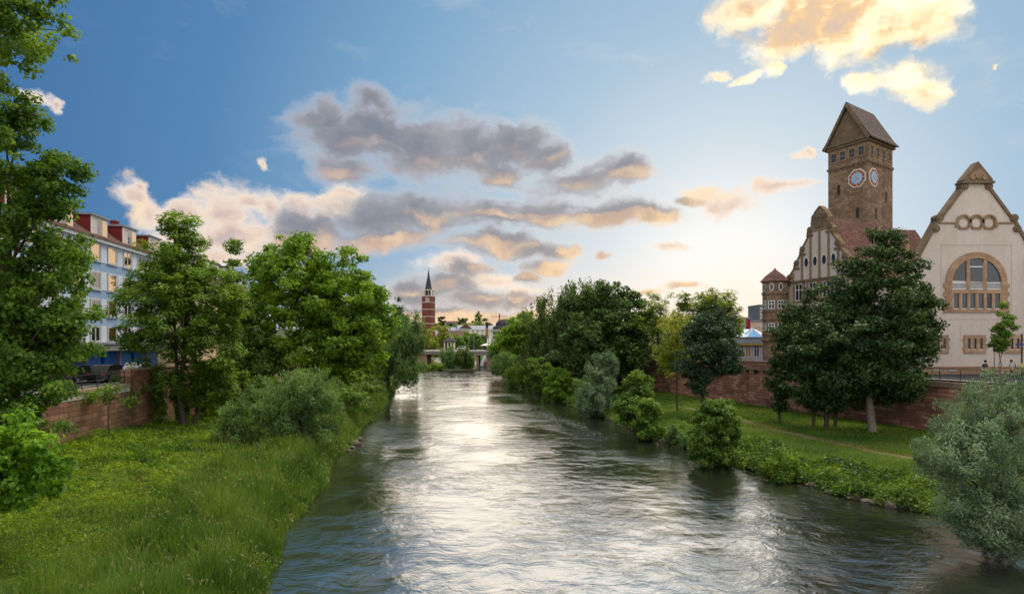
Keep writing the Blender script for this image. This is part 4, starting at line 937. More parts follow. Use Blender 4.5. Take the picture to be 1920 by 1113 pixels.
# crowning pediment
pk = [hp(1805, 342), hp(1831 - 1, 307), hp(1855, 342)]
mb = MB(); mb.prism([W(*hp(1803, 342), .35), W(*hp(1857, 342), .35), W(*hp(1857, 337), .35), W(*hp(1834, 309), .35), W(*hp(1830, 304), .35), W(*hp(1826, 309), .35), W(*hp(1803, 337), .35)], (0, 1.1, 0))
slab(mb, W, hp(1800, 0)[0], hp(1860, 0)[0], hp(0, 345)[1], hp(0, 341)[1], -.8, .45)
ped = mb.build('pediment', m_sandd, hall)
def fan(mb, c, r, d0, d1, k=20, a0=0, a1=2 * PI, r2=None):
    """disc or ring on the wall plane"""
    if r2 is None: mb.prism([W(c[0] + r * math.cos(a0 + (a1 - a0) * i / k), c[1] + r * math.sin(a0 + (a1 - a0) * i / k), d1) for i in range(k)], W(0, 0, d0) - W(0, 0, d1))
    else:
        for i in range(k):
            q = [(rr * math.cos(t), rr * math.sin(t)) for t in (a0 + (a1 - a0) * i / k, a0 + (a1 - a0) * (i + 1) / k) for rr in (r, r2)]
            o_ = [q[0], q[1], q[3], q[2]]
            mb.prism([W(c[0] + x, c[1] + z, d1) for x, z in o_], W(0, 0, d0) - W(0, 0, d1))
mb = MB()
for k_, (px, py) in enumerate(((1830, 330), (1819, 335), (1841, 335))): fan(mb, hp(px, py), (.42, .25, .25)[k_], .3, .47, 14)
fan(mb, hp(1830, 338), .95, .3, .42, 14, .1, PI - .1, .7)
mb.build('relief', m_sand, ped)
for i, (px, py, r) in enumerate(((1807, 350, .38), (1760, 409, .42), (1754, 429, .38), (1721, 486, .3))):
    for sgn in (1, -1):
        c_ = hp(px, py); mb = MB(); fan(mb, (c_[0] * sgn, c_[1]), r, -.7, .22, 16); fan(mb, (c_[0] * sgn, c_[1]), r * .55, .2, .30, 12); mb.build('scroll', m_sandd, hall)
# string course and triple arch ornament
mb = MB(); zc = hp(0, 418)[1]
slab(mb, W, hp(1752, 0)[0], hp(1792, 0)[0], zc - .09, zc + .09, -.1, .12); slab(mb, W, hp(1868, 0)[0], hp(1908, 0)[0], zc - .09, zc + .09, -.1, .12); mb.build('string_course', m_sand, hall)
mb = MB()
for px in (1806, 1830, 1854): fan(mb, hp(px, 416), .80, -.05, .16, 14, -.2, PI + .2, .60)
for px in (1793.5, 1818, 1842, 1866.5): a_ = hp(px, 0)[0]; slab(mb, W, a_ - .17, a_ + .17, hp(0, 426)[1], hp(0, 417)[1], -.05, .15)
for px in (1806, 1830, 1854): a_ = hp(px, 0)[0]; slab(mb, W, a_ - .5, a_ + .5, hp(0, 430)[1], hp(0, 426)[1], -.05, .14); fan(mb, hp(px, 418), .6, -.05, .06, 16, 0, 2 * PI, .5)
mb.build('arch_ornament', m_sand, hall)
# field outline: thin plaster strips, groove shade put into their darker colour
mb = MB()
for (a, b, c_, d) in ((1764, 459, 1897, 460.2), (1764, 460.4, 1765.0, 598), (1895.8, 460.4, 1897, 598), (1764, 598.2, 1897, 599.2)):
    (s0, z1), (s1, z0) = hp(a, b), hp(c_, d); slab(mb, W, s0, s1, z0, z1, -.05, .012)
mb.build('field_line', mat_plain('plaster_groove_shade', srgb(178, 164, 154), srgb(166, 152, 142), 1, .9, .1), hall)
# big arched window
aw = MB(); cx_, cz_ = hp(1830, 530)
R1 = 57.5 / F * HY; R0 = 46 / F * HY
fan(aw, (cx_, cz_), R1, -.1, .14, 28, 0, PI, R0)
for sgn in (-1, 1):
    a_, b_ = sorted((sgn * R0, sgn * R1)); slab(aw, W, a_, b_, hp(0, 584)[1], cz_, -.1, .14)
    for k_, py in enumerate((532, 548, 566, 580)): a_, b_ = sorted((sgn * (R1 - .05), sgn * (R1 + .22))); slab(aw, W, a_, b_, hp(0, py + 7)[1], hp(0, py - 1)[1], -.1, .135)
slab(aw, W, -R0, R0, hp(0, 550)[1], hp(0, 542.5)[1], -.1, .15); slab(aw, W, -R1 - .2, R1 + .2, hp(0, 585)[1], hp(0, 579.5)[1], -.1, .17)
for px in (1814, 1846): a_ = hp(px, 0)[0]; slab(aw, W, a_ - .18, a_ + .18, hp(0, 542.5)[1], cz_ + math.sqrt(R0 ** 2 - a_ ** 2) + .05, -.1, .12)
for i in range(7): a_ = -R0 + 2 * R0 * i / 6; slab(aw, W, a_ - .14, a_ + .14, hp(0, 579.5)[1], hp(0, 550)[1], -.1, .12)
arch = aw.build('arched_window', m_blockF, hall)
mb = MB(); fan(mb, (cx_, cz_), R0, -.1, .02, 30, 0, PI); slab(mb, W, -R0, R0, hp(0, 542.5)[1], cz_, -.1, .021); mb.build('pane', m_glassG, arch)
for i in range(6):
    a_ = -R0 + 2 * R0 * i / 6; mb = MB(); slab(mb, W, a_ + .1, a_ + 2 * R0 / 6 - .1, hp(0, 579.5)[1], hp(0, 550)[1], -.1, .02); mb.build('pane', m_glassD if i == 4 else m_glassG, arch)
mb = MB()
for (a, b) in ((1784, 1811), (1817, 1843), (1849, 1876)):
    py = 500 if a == 1817 else 530
    s0, z0 = hp(a, py); slab(mb, W, hp(a, 0)[0], hp(b, 0)[0], z0 - .06, z0 + .06, 0, .06)
    slab(mb, W, hp(a, 0)[0], hp(b, 0)[0], hp(0, 542.5)[1], hp(0, 541)[1], 0, .07)
    for q_ in (a, b): slab(mb, W, hp(q_, 0)[0] - .04, hp(q_, 0)[0] + .04, hp(0, 541)[1], hp(0, 534 if py == 530 else 492)[1], 0, .055)
for i in range(6): a_ = -R0 + 2 * R0 * i / 6; slab(mb, W, a_ + .14, a_ + 2 * R0 / 6 - .14, hp(0, 579.5)[1], hp(0, 578)[1], .0, .07); slab(mb, W, a_ + .14, a_ + .21, hp(0, 578)[1], hp(0, 550)[1], .0, .06)
mb.build('frame', m_white, arch)
mb = MB(); slab(mb, W, -R0, R0, hp(0, 541)[1], hp(0, 531)[1], .02, .028); mb.build('blind', mat_plain('grey_blind', srgb(170, 168, 164), srgb(150, 148, 146), 2, .9, .1), arch)
for cx0 in (1758, 1827, 1896):
    st = MB(); s0 = hp(cx0 - 20, 0)[0]; s1 = hp(cx0 + 20, 0)[0]
    slab(st, W, s0, s1, hp(0, 634)[1], hp(0, 627.5)[1], -.1, .1); slab(st, W, s0, s1, hp(0, 662)[1], hp(0, 655.5)[1], -.1, .12)
    for f in (0, 1 / 3, 2 / 3, 1): c_ = s0 + .16 + (s1 - s0 - .32) * f; slab(st, W, c_ - .17, c_ + .17, hp(0, 655.5)[1], hp(0, 634)[1], -.1, .1)
    for sgn, e_ in ((-1, s0), (1, s1)):
        for py in (634, 650): slab(st, W, *sorted((e_ - sgn * .01, e_ + sgn * .14)), hp(0, py + 4)[1], hp(0, py)[1], -.1, .095)
    tw_ = st.build('triple_window', m_blockF, hall)
    mb = MB(); slab(mb, W, s0 + .1, s1 - .1, hp(0, 655.5)[1], hp(0, 634)[1], -.1, .012); mb.build('pane', m_glassD, tw_)
    mb = MB()
    for f in range(3): c_ = s0 + .33 + (s1 - s0 - .32) * f / 3; slab(mb, W, c_, c_ + (s1 - s0) / 3 - .45, hp(0, 655.5)[1], hp(0, 654)[1], .0, .07); slab(mb, W, c_, c_ + .05, hp(0, 654)[1], hp(0, 634)[1], .0, .05)
    mb.build('frame', m_white, tw_)
mb = MB(); slab(mb, W, hp(1721, 0)[0], hp(1939, 0)[0], STREET - .1, hp(0, 689)[1], -.3, .14); slab(mb, W, hp(1720, 0)[0], hp(1940, 0)[0], hp(0, 689)[1], hp(0, 686.5)[1], -.3, .22); mb.build('plinth', m_blockF, hall)
for px in (1756, 1785, 1846): window(hall, W, hp(px - 7, 0)[0], hp(px + 7, 0)[0], hp(0, 701)[1] + .35, hp(0, 692)[1], .15, .05, (.5,), (), m_white, m_glassD, name='basement_window')
mb = MB(); c_ = W(*hp(1715, 482), -1.2); mb.lathe(c_, [(.5, -.6), (.5, .0), (.62, .05), (.62, .25), (.36, .3), (.30, .8), (.12, 1.8), (.16, 1.95), (.05, 2.2)], 10); mb.build('finial', m_sand, hall)

# wing between hall and tower: its roof shows above the oak
wing = thing('bath_wing', (P(1690, 640, 80)[0], 80, STREET), 'red roofed wing between the clock tower and the bath hall behind the oak', 'building')
W = wallframe((P(1750, 640, 80)[0], 80), (-1, 0), (0, -1))
mb = MB(); slab(mb, W, 0, 7, STREET - .1, 18.5, -9, 0); mb.build('wall', m_plast, wing)
zr = CZ + (640 - 431) / F * 84.5
mb = MB(); mb.prism([W(-.6, 18.5, .6), W(-.6, zr, -4.5), W(-.6, 18.5, -9.6)], W(7.4, 0) - W(-.6, 0)); mb.build('roof', m_rtile, wing)
for s in np.arange(1.2, 6, 2.4): window(wing, W, s - .5, s + .5, 14.2, 16.6, .0); window(wing, W, s - .5, s + .5, 9.6, 12.0, .0)
mb = MB(); slab(mb, W, 0, 7, 17.9, 18.48, -.1, .25); mb.build('cornice', m_sand, wing)

# clock tower
C0 = np.array((51.1, 88.0)); VL = np.array((-2.9, 5.5)); VR = np.array((6.3, 4.5))
sL, sR = np.hypot(*VL), np.hypot(*VR); uL, uR = VL / sL, VR / sR
nL = np.array((-uL[1], uL[0])); nR = np.array((uR[1], -uR[0]))
WLf = wallframe(C0, uL, nL); WRf = wallframe(C0, uR, nR)
tw = thing('clock_tower', (*C0, STREET), 'tall brown sandstone clock tower with a steep gabled tile roof', 'tower')
zE = CZ + (640 - 262) / F * 88           # eaves
def para(mb, z0, z1, g_):     # parallelogram storey grown by g_
    a = C0 - uL * g_ - uR * g_; b = C0 + VR + uR * g_ - uL * g_; c_ = C0 + VR + VL + (uL + uR) * g_; d = C0 + VL + uL * g_ - uR * g_
    mb.hexa([(*a, z0), (*b, z0), (*c_, z0), (*d, z0), (*a, z1), (*b, z1), (*c_, z1), (*d, z1)])
mb = MB(); para(mb, STREET - .1, zE, 0); mb.build('shaft', m_tower, tw)
zc0 = zE - 3.1
mb = MB(); para(mb, zc0, zc0 + .3, .16); mb.build('belfry_ledge', m_sandd, tw)
mb = MB(); para(mb, zE - .1, zE + .28, .30); para(mb, zE + .28, zE + .55, .48); mb.build('eaves_cornice', m_sandd, tw)
zA = CZ + (640 - 192) / F * 90.75
g_ = .46; a = C0 - uL * g_ - uR * g_; d = C0 + VL + uL * g_ - uR * g_; mid = (a + d) / 2; run = VR + 2 * g_ * uR
z5 = zE + .55
mb = MB(); mb.prism([(*(C0 - uL * .1 - uR * .15), z5), (*(C0 + VL + uL * .1 - uR * .15), z5), (*(mid + uR * (g_ - .15)), zA - .9)], (*(uR * .6), 0)); mb.build('gable', m_sandd, tw)
mb = MB()
ov = .25
for (e, sgn) in ((a, 1), (d, -1)):
    e3 = np.array((*e, z5)); t3 = np.array((*mid, zA)); o3 = np.array((*run, 0)); th = np.array((0, 0, .42))
    kick = e3 + np.array((*(-sgn * uL * .28), -.22)) * 1.0
    q1 = e3 + (t3 - e3) * .12
    p_ = [kick, q1, t3, t3 - th, q1 - th * .8, kick - th * .5]
    mb.prism(p_, o3)
mb.build('roof', m_btile, tw)
mb = MB()   # gable-end raking trim
for e in (a, d):
    e3 = np.array((*e, z5)); t3 = np.array((*mid, zA)); sh = np.array((*(-uR * .22), 0))
    mb.prism([e3 + (0, 0, -.25), t3 + (0, 0, -.2), t3 + (0, 0, -.85), e3 + (0, 0, -.1) + (t3 - e3) * .06 - (0, 0, .85)], sh)
mb.build('raking_trim', m_sandd, tw)
# belfry windows
for WW, Lw, cs in ((WLf, sL, (.16, .39, .62, .85)), (WRf, sR, (.14, .38, .62, .86))):
    for f in cs:
        s = Lw * f; fr = MB()
        slab(fr, WW, s - .55, s - .36, zc0 + 1.0, zE - .25, -.05, .07); slab(fr, WW, s + .36, s + .55, zc0 + 1.0, zE - .25, -.05, .07)
        slab(fr, WW, s - .36, s + .36, zE - .7, zE - .25, -.05, .07); slab(fr, WW, s - .36, s + .36, zc0 + 1.0, zc0 + 1.2, -.05, .1)
        wn_ = fr.build('belfry_window', m_sand, tw)
        mb = MB(); slab(mb, WW, s - .36, s + .36, zc0 + 1.2, zE - .7, -.05, .012); mb.build('pane', m_glassD, wn_)
        mb = MB(); slab(mb, WW, s - .03, s + .03, zc0 + 1.2, zE - .7, 0, .03); slab(mb, WW, s - .36, s + .36, zc0 + 1.75, zc0 + 1.81, 0, .028); mb.build('bars', m_grey, wn_)
    mb = MB()
    for f in np.linspace(.05, .95, 9): slab(mb, WW, Lw * f - .12, Lw * f + .12, zc0 - .3, zc0, -.05, .14)
    mb.build('dentils', m_sandd, tw)
for WW, Lw, sp_ in ((WLf, sL, ((.72, 520 - 170), (.25, 400))), (WRf, sR, ((.72, 366), (.3, 402)))):
    for f, py in sp_:
        z = CZ + (640 - py) / F * 90; s = Lw * f
        mb = MB(); slab(mb, WW, s - .28, s + .28, z - .85, z + .85, -.05, .05); sl_ = mb.build('slit_window', m_sandd, tw)
        mb = MB(); slab(mb, WW, s - .18, s + .18, z - .7, z + .7, -.05, .06); mb.build('opening', m_dark, sl_)
# clock faces
m_cw = mat_plain('clock_white', srgb(232, 224, 214), srgb(210, 200, 190), 2, .6, .3)
m_cr = mat_plain('clock_red', srgb(164, 58, 44), srgb(146, 50, 38), 2, .6, .3)
m_cb = mat_plain('clock_blue', srgb(166, 190, 214), srgb(150, 176, 204), 1, .6, .3)
m_gold = mat_plain('gilding', srgb(226, 178, 84), srgb(200, 150, 66), 3, .4, .5, .4)
for WW in (WLf, WRf):
    W = WW; c_ = (1.62, CZ + (640 - 331) / F * 88.5); fm = MB()
    fan(fm, c_, 1.42, -.05, .08, 8, PI / 8, 2 * PI + PI / 8); f = fm.build('clock_face', m_cw, tw)
    mb = MB(); fan(mb, c_, 1.24, .07, .11, 8, PI / 8, 2 * PI + PI / 8); mb.build('ring', m_cr, f)
    mb = MB(); fan(mb, c_, .86, .09, .13, 28); mb.build('dial', m_cb, f)
    mb = MB()
    for h_ in range(12):
        t_ = h_ * PI / 6; cc_ = (c_[0] + 1.04 * math.sin(t_), c_[1] + 1.04 * math.cos(t_))
        wv_ = .10 if h_ % 3 else .14
        dx_, dz_ = math.sin(t_), math.cos(t_); px_, pz_ = dz_, -dx_
        mb.prism([W(cc_[0] + dx_ * a1 * .14 + px_ * b1 * wv_ * .7, cc_[1] + dz_ * a1 * .14 + pz_ * b1 * wv_ * .7, .13) for a1, b1 in ((-1, -1), (-1, 1), (1, 1), (1, -1))], W(0, 0, .10) - W(0, 0, .13))
    mb.build('numerals', m_gold, f)
    mb = MB()
    for t_, L_, w1 in ((R(128), .72, .05), (R(38), .48, .07)):
        dx_, dz_ = math.sin(t_), math.cos(t_); px_, pz_ = dz_, -dx_
        mb.prism([W(c_[0] - dx_ * .15 + px_ * w1, c_[1] - dz_ * .15 + pz_ * w1, .17), W(c_[0] - dx_ * .15 - px_ * w1, c_[1] - dz_ * .15 - pz_ * w1, .17), W(c_[0] + dx_ * L_, c_[1] + dz_ * L_, .17)], W(0, 0, .14) - W(0, 0, .17))
    mb.build('hands', m_gold, f)

# stepped gable house facing the river
GB = np.array((37.8, 75.0)); uG = np.array((.305, -.952)); nG = np.array((-.952, -.305))
W = wallframe(GB, uG, nG)
def gp(px, py):
    k = (px - 960) / F; u = (75 * k - 37.8) / (.305 + .952 * k); return (u, CZ + (640 - py) * (75 - .952 * u) / F)
gh = thing('gabled_house', (*GB, STREET), 'white house with a curved stepped gable and stone strips left of the clock tower', 'building')
gl_ = [(1476, 560), (1476, 524), (1489, 503), (1489, 498), (1500, 478), (1500, 472), (1514, 446), (1514, 436), (1522, 424), (1522, 413), (1528, 398)]
gpp = [gp(*p) for p in gl_]; apx = gp(1537, 386); uc = apx[0]
half = [(uc - u, z) for u, z in gpp]
outl = [(uc - h, z) for h, z in half] + [apx] + [(uc + h, z) for h, z in half[::-1]]
outl[0] = (outl[0][0], STREET - .1); outl[-1] = (outl[-1][0], STREET - .1)
mb = MB(); mb.prism([W(u, z) for u, z in outl], W(0, 0, -.6) - W(0, 0, 0)); mb.build('wall', m_plast, gh)
hw = half[0][0]
zeG = half[1][1] - .8; zrG = apx[1] - 1.2
mb = MB(); slab(mb, W, uc - hw + .1, uc + hw - .1, STREET - .1, zeG, -15, -.6); mb.build('side_wall', m_plast, gh)
mb = MB(); rA = [W(uc - hw - .3, zeG, -.55), W(uc + hw + .3, zeG, -.55), W(uc, zrG, -.55), W(uc - hw - .3, zeG, -15), W(uc + hw + .3, zeG, -15), W(uc, zrG - .4, -11)]
mb.add(rA, [(0, 1, 2), (0, 2, 5, 3), (1, 4, 5, 2), (3, 5, 4), (0, 3, 4, 1)]); mb.build('roof', m_rtile, gh)
mb = MB()     # coping slabs following the steps
for sgn in (1, -1):
    pts_ = [(uc - sgn * h, z) for h, z in half[1:]] + [apx]
    for A_, B_ in zip(pts_[:-1], pts_[1:]):
        A_ = np.array(A_); B_ = np.array(B_); L_ = np.linalg.norm(B_ - A_); d_ = (B_ - A_) / L_; n_ = np.array((-d_[1], d_[0])) * sgn
        q = [A_ - n_ * .16, B_ - n_ * .16, B_ + n_ * .05, A_ + n_ * .05]
        mb.hexa([W(*q[0], .1), W(*q[1], .1), W(*q[1], -.7), W(*q[0], -.7), W(*q[3], .1), W(*q[2], .1), W(*q[2], -.7), W(*q[3], -.7)])
mb.build('coping', m_sandd, gh)
mb = MB()   # pediment panel of stone at the top
tp = half[-2:]; zb = gp(1537, 432)[1]
mb.prism([W(uc - half[-3][0] + .1, zb, .1), W(uc + half[-3][0] - .1, zb, .1), W(uc + half[-2][0] - .1, half[-2][1], .1), W(uc, apx[1] - .25, .1), W(uc - half[-2][0] + .1, half[-2][1], .1)], W(0, 0, -.05) - W(0, 0, .1))
pd = mb.build('pediment', m_sand, gh)
mb = MB(); fan(mb, (uc, zb + 1.5), .62, .09, .2, 16, 0, PI); slab(mb, W, uc - .62, uc + .62, zb + .35, zb + 1.5, .09, .2); mb.build('relief', m_sandd, pd)
for sgn in (1, -1):
    for i in (1, 3, 5, 7, 9):
        h, z = half[i]; h2 = half[i - 0][0]; c_ = (uc - sgn * (h2 - .45), z + (.2 if i == 1 else .25))
        mb = MB(); fan(mb, c_, .40, -.1, .16, 14); fan(mb, c_, .2, .15, .24, 10); slab(mb, W, c_[0] - .5, c_[0] + .5, z - .55, z - .3, -.05, .15); mb.build('scroll', m_sandd, gh)
zs = gp(1487, 527)[1]
for f in (-.80, -.52, -.26, 0, .26, .52, .80):
    u0 = uc + f * hw; hh = abs(f) * hw
    zt = np.interp(hh, [h for h, z in half[::-1]], [z for h, z in half[::-1]]) - .5 if f else zb
    mb = MB(); slab(mb, W, u0 - .16, u0 + .16, zs, min(zt, zb), -.05, .1); mb.build('stone_strip', m_sand, gh)
mb = MB(); slab(mb, W, uc - hw + .1, uc + hw - .1, zs - .22, zs, -.05, .2)
for f in np.linspace(-.9, .9, 9): slab(mb, W, uc + f * hw - .12, uc + f * hw + .12, zs - .6, zs - .22, -.05, .14)
mb.build('string_course', m_sandd, gh)
zo = gp(1530, 489)[1]
for f in (-.39, -.13, .13, .39):
    mb = MB(); c_ = (uc + f * hw, zo); mb.prism([W(c_[0] + .42 * math.cos(t), c_[1] + .72 * math.sin(t), .05) for t in np.linspace(0, 2 * PI, 17)[:-1]], W(0, 0, -.05) - W(0, 0, .05)); ow = mb.build('oval_window', m_cw, gh)
    mb = MB(); mb.prism([W(c_[0] + .30 * math.cos(t), c_[1] + .58 * math.sin(t), .065) for t in np.linspace(0, 2 * PI, 17)[:-1]], W(0, 0, 0) - W(0, 0, .065)); mb.build('pane', m_glassD, ow)
for z0 in (14.2, 10.4, 6.6):
    for f in (-.62, -.2, .2, .62):
        u0 = uc + f * hw; mb = MB()
        for a, b, c1, c2 in ((-1.0, -.62, z0 - .2, z0 + 2.6), (.62, 1.0, z0 - .2, z0 + 2.6), (-.62, .62, z0 + 2.15, z0 + 2.6), (-.62, .62, z0 - .2, z0)): slab(mb, W, u0 + a, u0 + b, c1, c2, -.05, .1)
        sw = mb.build('window_surround', m_sand, gh)
        window(sw, W, u0 - .62, u0 + .62, z0, z0 + 2.15, .0, .1, (.5,), (.65,))
mb = MB(); slab(mb, W, uc - hw, uc + hw, STREET - .1, STREET + .9, -.1, .15); mb.build('plinth', m_blockF, gh)

# turret at its far corner
TC = P(1453, 640, 80.5); tur = thing('stone_turret', (TC[0], TC[1], STREET), 'round cornered stone turret with a pointed red cap left of the stepped gable', 'tower')
zt = lambda py: CZ + (640 - py) / F * 80.5
r_ = 22 / F * 80.5
mb = MB(); mb.lathe((TC[0], TC[1], 0), [(r_ * .95, STREET - .1), (r_ * .95, zt(641)), (r_ * 1.14, zt(639)), (r_ * 1.14, zt(636)), (r_, zt(634)), (r_, zt(629)), (r_ * 1.08, zt(628)), (r_ * 1.08, zt(626)), (r_, zt(624)), (r_, zt(601)), (r_ * 1.07, zt(600)), (r_ * 1.07, zt(597)), (r_, zt(596)), (r_, zt(586)), (r_ * 1.07, zt(585)), (r_ * 1.07, zt(583)), (r_, zt(582)), (r_, zt(553)), (r_ * 1.08, zt(552)), (r_ * 1.08, zt(549)), (r_, zt(548)), (r_, zt(531)), (r_ * 1.1, zt(529)), (r_ * 1.1, zt(527))], 8, PI / 8 + .1); mb.build('shaft', m_tower, tur)
mb = MB(); mb.lathe((TC[0], TC[1], 0), [(r_ * 1.22, zt(528)), (r_ * .75, zt(517)), (r_ * .12, zt(506)), (.03, zt(502))], 8, PI / 8 + .1); mb.build('roof', m_rtile, tur)
for k_ in range(4, 8):
    t_ = k_ * PI / 4 + .1 + PI / 4 * .0; nn = np.array((math.cos(t_), math.sin(t_))); uu = np.array((-nn[1], nn[0]))
    rr = r_ * math.cos(PI / 8); W = wallframe(np.array(TC[:2]) + nn * rr, uu, nn)
    for (a, b) in ((580, 564), (620, 606)): window(tur, W, -.42, .42, zt(a), zt(b), .01, .09, (.5,), (.6,))
    mb = MB(); mb.prism([W(.30 * math.cos(t), zt(539) + .52 * math.sin(t), .04) for t in np.linspace(0, 2 * PI, 15)[:-1]], W(0, 0, -.05) - W(0, 0, .04)); ow = mb.build('oval_window', m_cw, tur)
    mb = MB(); mb.prism([W(.2 * math.cos(t), zt(539) + .40 * math.sin(t), .05) for t in np.linspace(0, 2 * PI, 15)[:-1]], W(0, 0, 0) - W(0, 0, .05)); mb.build('pane', m_glassG, ow)

# low white building with the glass pyramid
LY = 108.0; lp = lambda px, py: ((px - 1410) / F * LY, CZ - (py - HOR) / F * LY)
W = wallframe((P(1410, 640, LY)[0], LY), (1, 0), (0, -1)); lw_ = thing('low_pavilion', (P(1410, 640, LY)[0], LY, STREET), 'low white building with a blue glass pyramid left of the stone turret', 'building')
m_lw = mat_plain('white_panel', srgb(188, 190, 198), srgb(170, 170, 180), .5, .7, .2)
m_pink = mat_plain('mauve_panel', srgb(188, 172, 178), srgb(172, 158, 164), .5, .8, .2)
m_zinc = mat_plain('zinc_roof', srgb(176, 190, 204), srgb(150, 164, 180), .6, .4, .4, .3)
m_ochre = mat_plain('ochre_blind', srgb(176, 128, 66), srgb(158, 112, 56), 1, .9, .1)
m_aw = mat_plain('yellow_awning', srgb(222, 186, 60), srgb(204, 166, 48), 1, .8, .2)
mb = MB(); slab(mb, W, lp(1340, 0)[0], lp(1440, 0)[0], STREET - .1, lp(0, 643)[1], -10, 0); mb.build('wall', m_lw, lw_)
mb = MB(); slab(mb, W, lp(1340, 0)[0], lp(1441, 0)[0], lp(0, 643)[1], lp(0, 633)[1], -10, .5); mb.build('fascia', m_zinc, lw_)
mb = MB(); slab(mb, W, lp(1338, 0)[0], lp(1442, 0)[0], lp(0, 633)[1], lp(0, 631.5)[1], -10.2, .7); mb.build('roof', m_grey, lw_)
for (a, b) in ((1384, 1409), (1410, 1436)):
    mb = MB(); slab(mb, W, lp(a, 0)[0], lp(b, 0)[0], lp(0, 646)[1], lp(0, 644)[1], .0, .8); mb.build('awning', m_aw, lw_)
for k_, (a, b) in enumerate(((1343, 1354), (1356, 1367), (1370, 1381), (1384, 1395), (1397, 1408), (1413, 1424), (1428, 1434))): window(lw_, W, lp(a, 0)[0], lp(b, 0)[0], lp(0, 669)[1], lp(0, 647)[1], .02, .12, (.5,), (.72,), None, m_ochre if k_ == 4 else m_glassG)
mb = MB(); slab(mb, W, lp(1392, 0)[0], lp(1414, 0)[0], STREET + .2, lp(0, 671)[1], -.1, .06); mb.build('mauve_panel', m_pink, lw_)
a0, a1, zb, zt_ = lp(1404, 0)[0], lp(1432, 0)[0], lp(0, 631.4)[1], lp(0, 614.5)[1]
mb = MB(); mb.add([W(a0, zb, -.5), W(a1, zb, -.5), W(a1, zb, -3.4), W(a0, zb, -3.4), W((a0 + a1) / 2, zt_, -1.9)], [(0, 1, 4), (1, 2, 4), (2, 3, 4), (3, 0, 4), (3, 2, 1, 0)]); py_ = mb.build('glass_pyramid', mat_glass('blue_glass', srgb(96, 164, 214), .15, .35), lw_)
mb = MB()
for s, d in ((a0, -.5), (a1, -.5), (a1, -3.4), (a0, -3.4)): mb.tube([W(s, zb, d), W((a0 + a1) / 2, zt_ + .02, -1.9)], .09, 5)
mb.tube([W((a0 + a1) / 2 - .6, zb, -.5), W((a0 + a1) / 2, zt_, -1.88)], .05, 5); mb.tube([W((a0 + a1) / 2 + .8, zb, -.5), W((a0 + a1) / 2, zt_, -1.88)], .05, 5); mb.build('glazing_bars', m_white, py_)
mb = MB(); mb.add([W(lp(1388, 0)[0], zb, -1), W(a1 + 1.5, zb, -1), W(a1 + .9, zt_ - .1, -6), W(lp(1390, 0)[0], zt_ - .1, -6), W(lp(1388, 0)[0], zb, -9), W(a1 + 1.5, zb, -9)], [(0, 1, 2, 3), (3, 2, 5, 4), (0, 3, 4), (1, 5, 2), (0, 4, 5, 1)]); mb.build('roof_lantern', m_zinc, lw_)
def block(name, label, px0, px1, py, Y, dep, mat, rows_=(), gm=None, cat='building', cols_=6):
    p = P(px0, 640, Y); W = wallframe(p[:2], (1, 0), (0, -1)); L_ = (px1 - px0) / F * Y; zt_ = CZ - (py - HOR) / F * Y
    t = thing(name, (p[0], p[1], STREET), label, cat); mb = MB(); slab(mb, W, 0, L_, STREET - .1, zt_, -dep, 0); mb.build('wall', mat, t)
    mb = MB(); slab(mb, W, -.2, L_ + .2, zt_, zt_ + .4, -dep - .2, .2); mb.build('roof', m_grey, t)
    for z0, z1 in rows_:
        for i in range(cols_):
            s = L_ * (i + .5) / cols_; window(t, W, s - L_ / cols_ * .36, s + L_ / cols_ * .36, CZ - (z0 - HOR) / F * Y, CZ - (z1 - HOR) / F * Y, .0, .08, (.5,), (), None, gm or m_glassD)
    return t
block('office_block', 'dark red block with a pale end rising behind the feathery trees', 1392, 1407, 597.5, 150, 14, mat_plain('crimson_cladding', srgb(150, 44, 66), srgb(128, 36, 56), .4, .7, .25))
block('office_block', 'pale grey block beside the dark red block behind the trees', 1372, 1398, 601, 147, 10, m_lw, ((614, 606),), None, 'building', 3)
block('office_block', 'beige flat roofed block between the dark red block and the turret', 1407, 1440, 603, 160, 14, mat_plain('beige_render', srgb(214, 186, 162), srgb(196, 168, 146), .4, .85, .15), ((616, 612),), None, 'building', 5)
block('office_tower', 'narrow glass tower showing left of the stone turret', 1424, 1446, 572, 330, 16, mat_plain('grey_cladding', srgb(112, 116, 128), srgb(96, 100, 112), .4, .6, .3), [(y + 4, y) for y in range(576, 606, 6)], m_glassL, 'building', 3)
# ------------------------------------------------------------------ road bridge downstream
BY = 214.0
W = wallframe((0, BY), (1, 0), (0, -1)); bx = lambda px: (px - 960) / F * BY; bz = lambda py: CZ - (py - HOR) / F * BY
br = thing('road_bridge', (bx(860), BY, 0), 'low concrete road bridge over the river below the red brick tower', 'bridge')
m_bconc = mat_plain('bridge_concrete', srgb(196, 188, 184), srgb(160, 152, 150), .3, .85, .15, streak=True)
m_bred = mat_plain('bridge_stone', srgb(160, 124, 108), srgb(130, 98, 86), .8, .9, .1)
mb = MB(); slab(mb, W, bx(770), bx(975), bz(659.5), bz(656.8), -13.5, .3); mb.build('deck', m_bconc, br)
mb = MB(); slab(mb, W, bx(770), bx(830), bz(664), bz(659.5), -13, 0); slab(mb, W, bx(888), bx(925), bz(666), bz(659.5), -13, 0); slab(mb, W, bx(830), bx(888), bz(664.6), bz(659.5), -13, 0); mb.build('girder', mat_plain('girder_concrete', srgb(150, 138, 132), srgb(124, 112, 108), .4, .9, .1), br)
for a, b in ((770, 800), (893, 897.5), (911.5, 975)):
    mb = MB(); slab(mb, W, bx(a), bx(b), -.8, bz(664 if a < 880 else 666), -12.5, -.6); mb.build('pier', m_bred, br)
mb = MB()
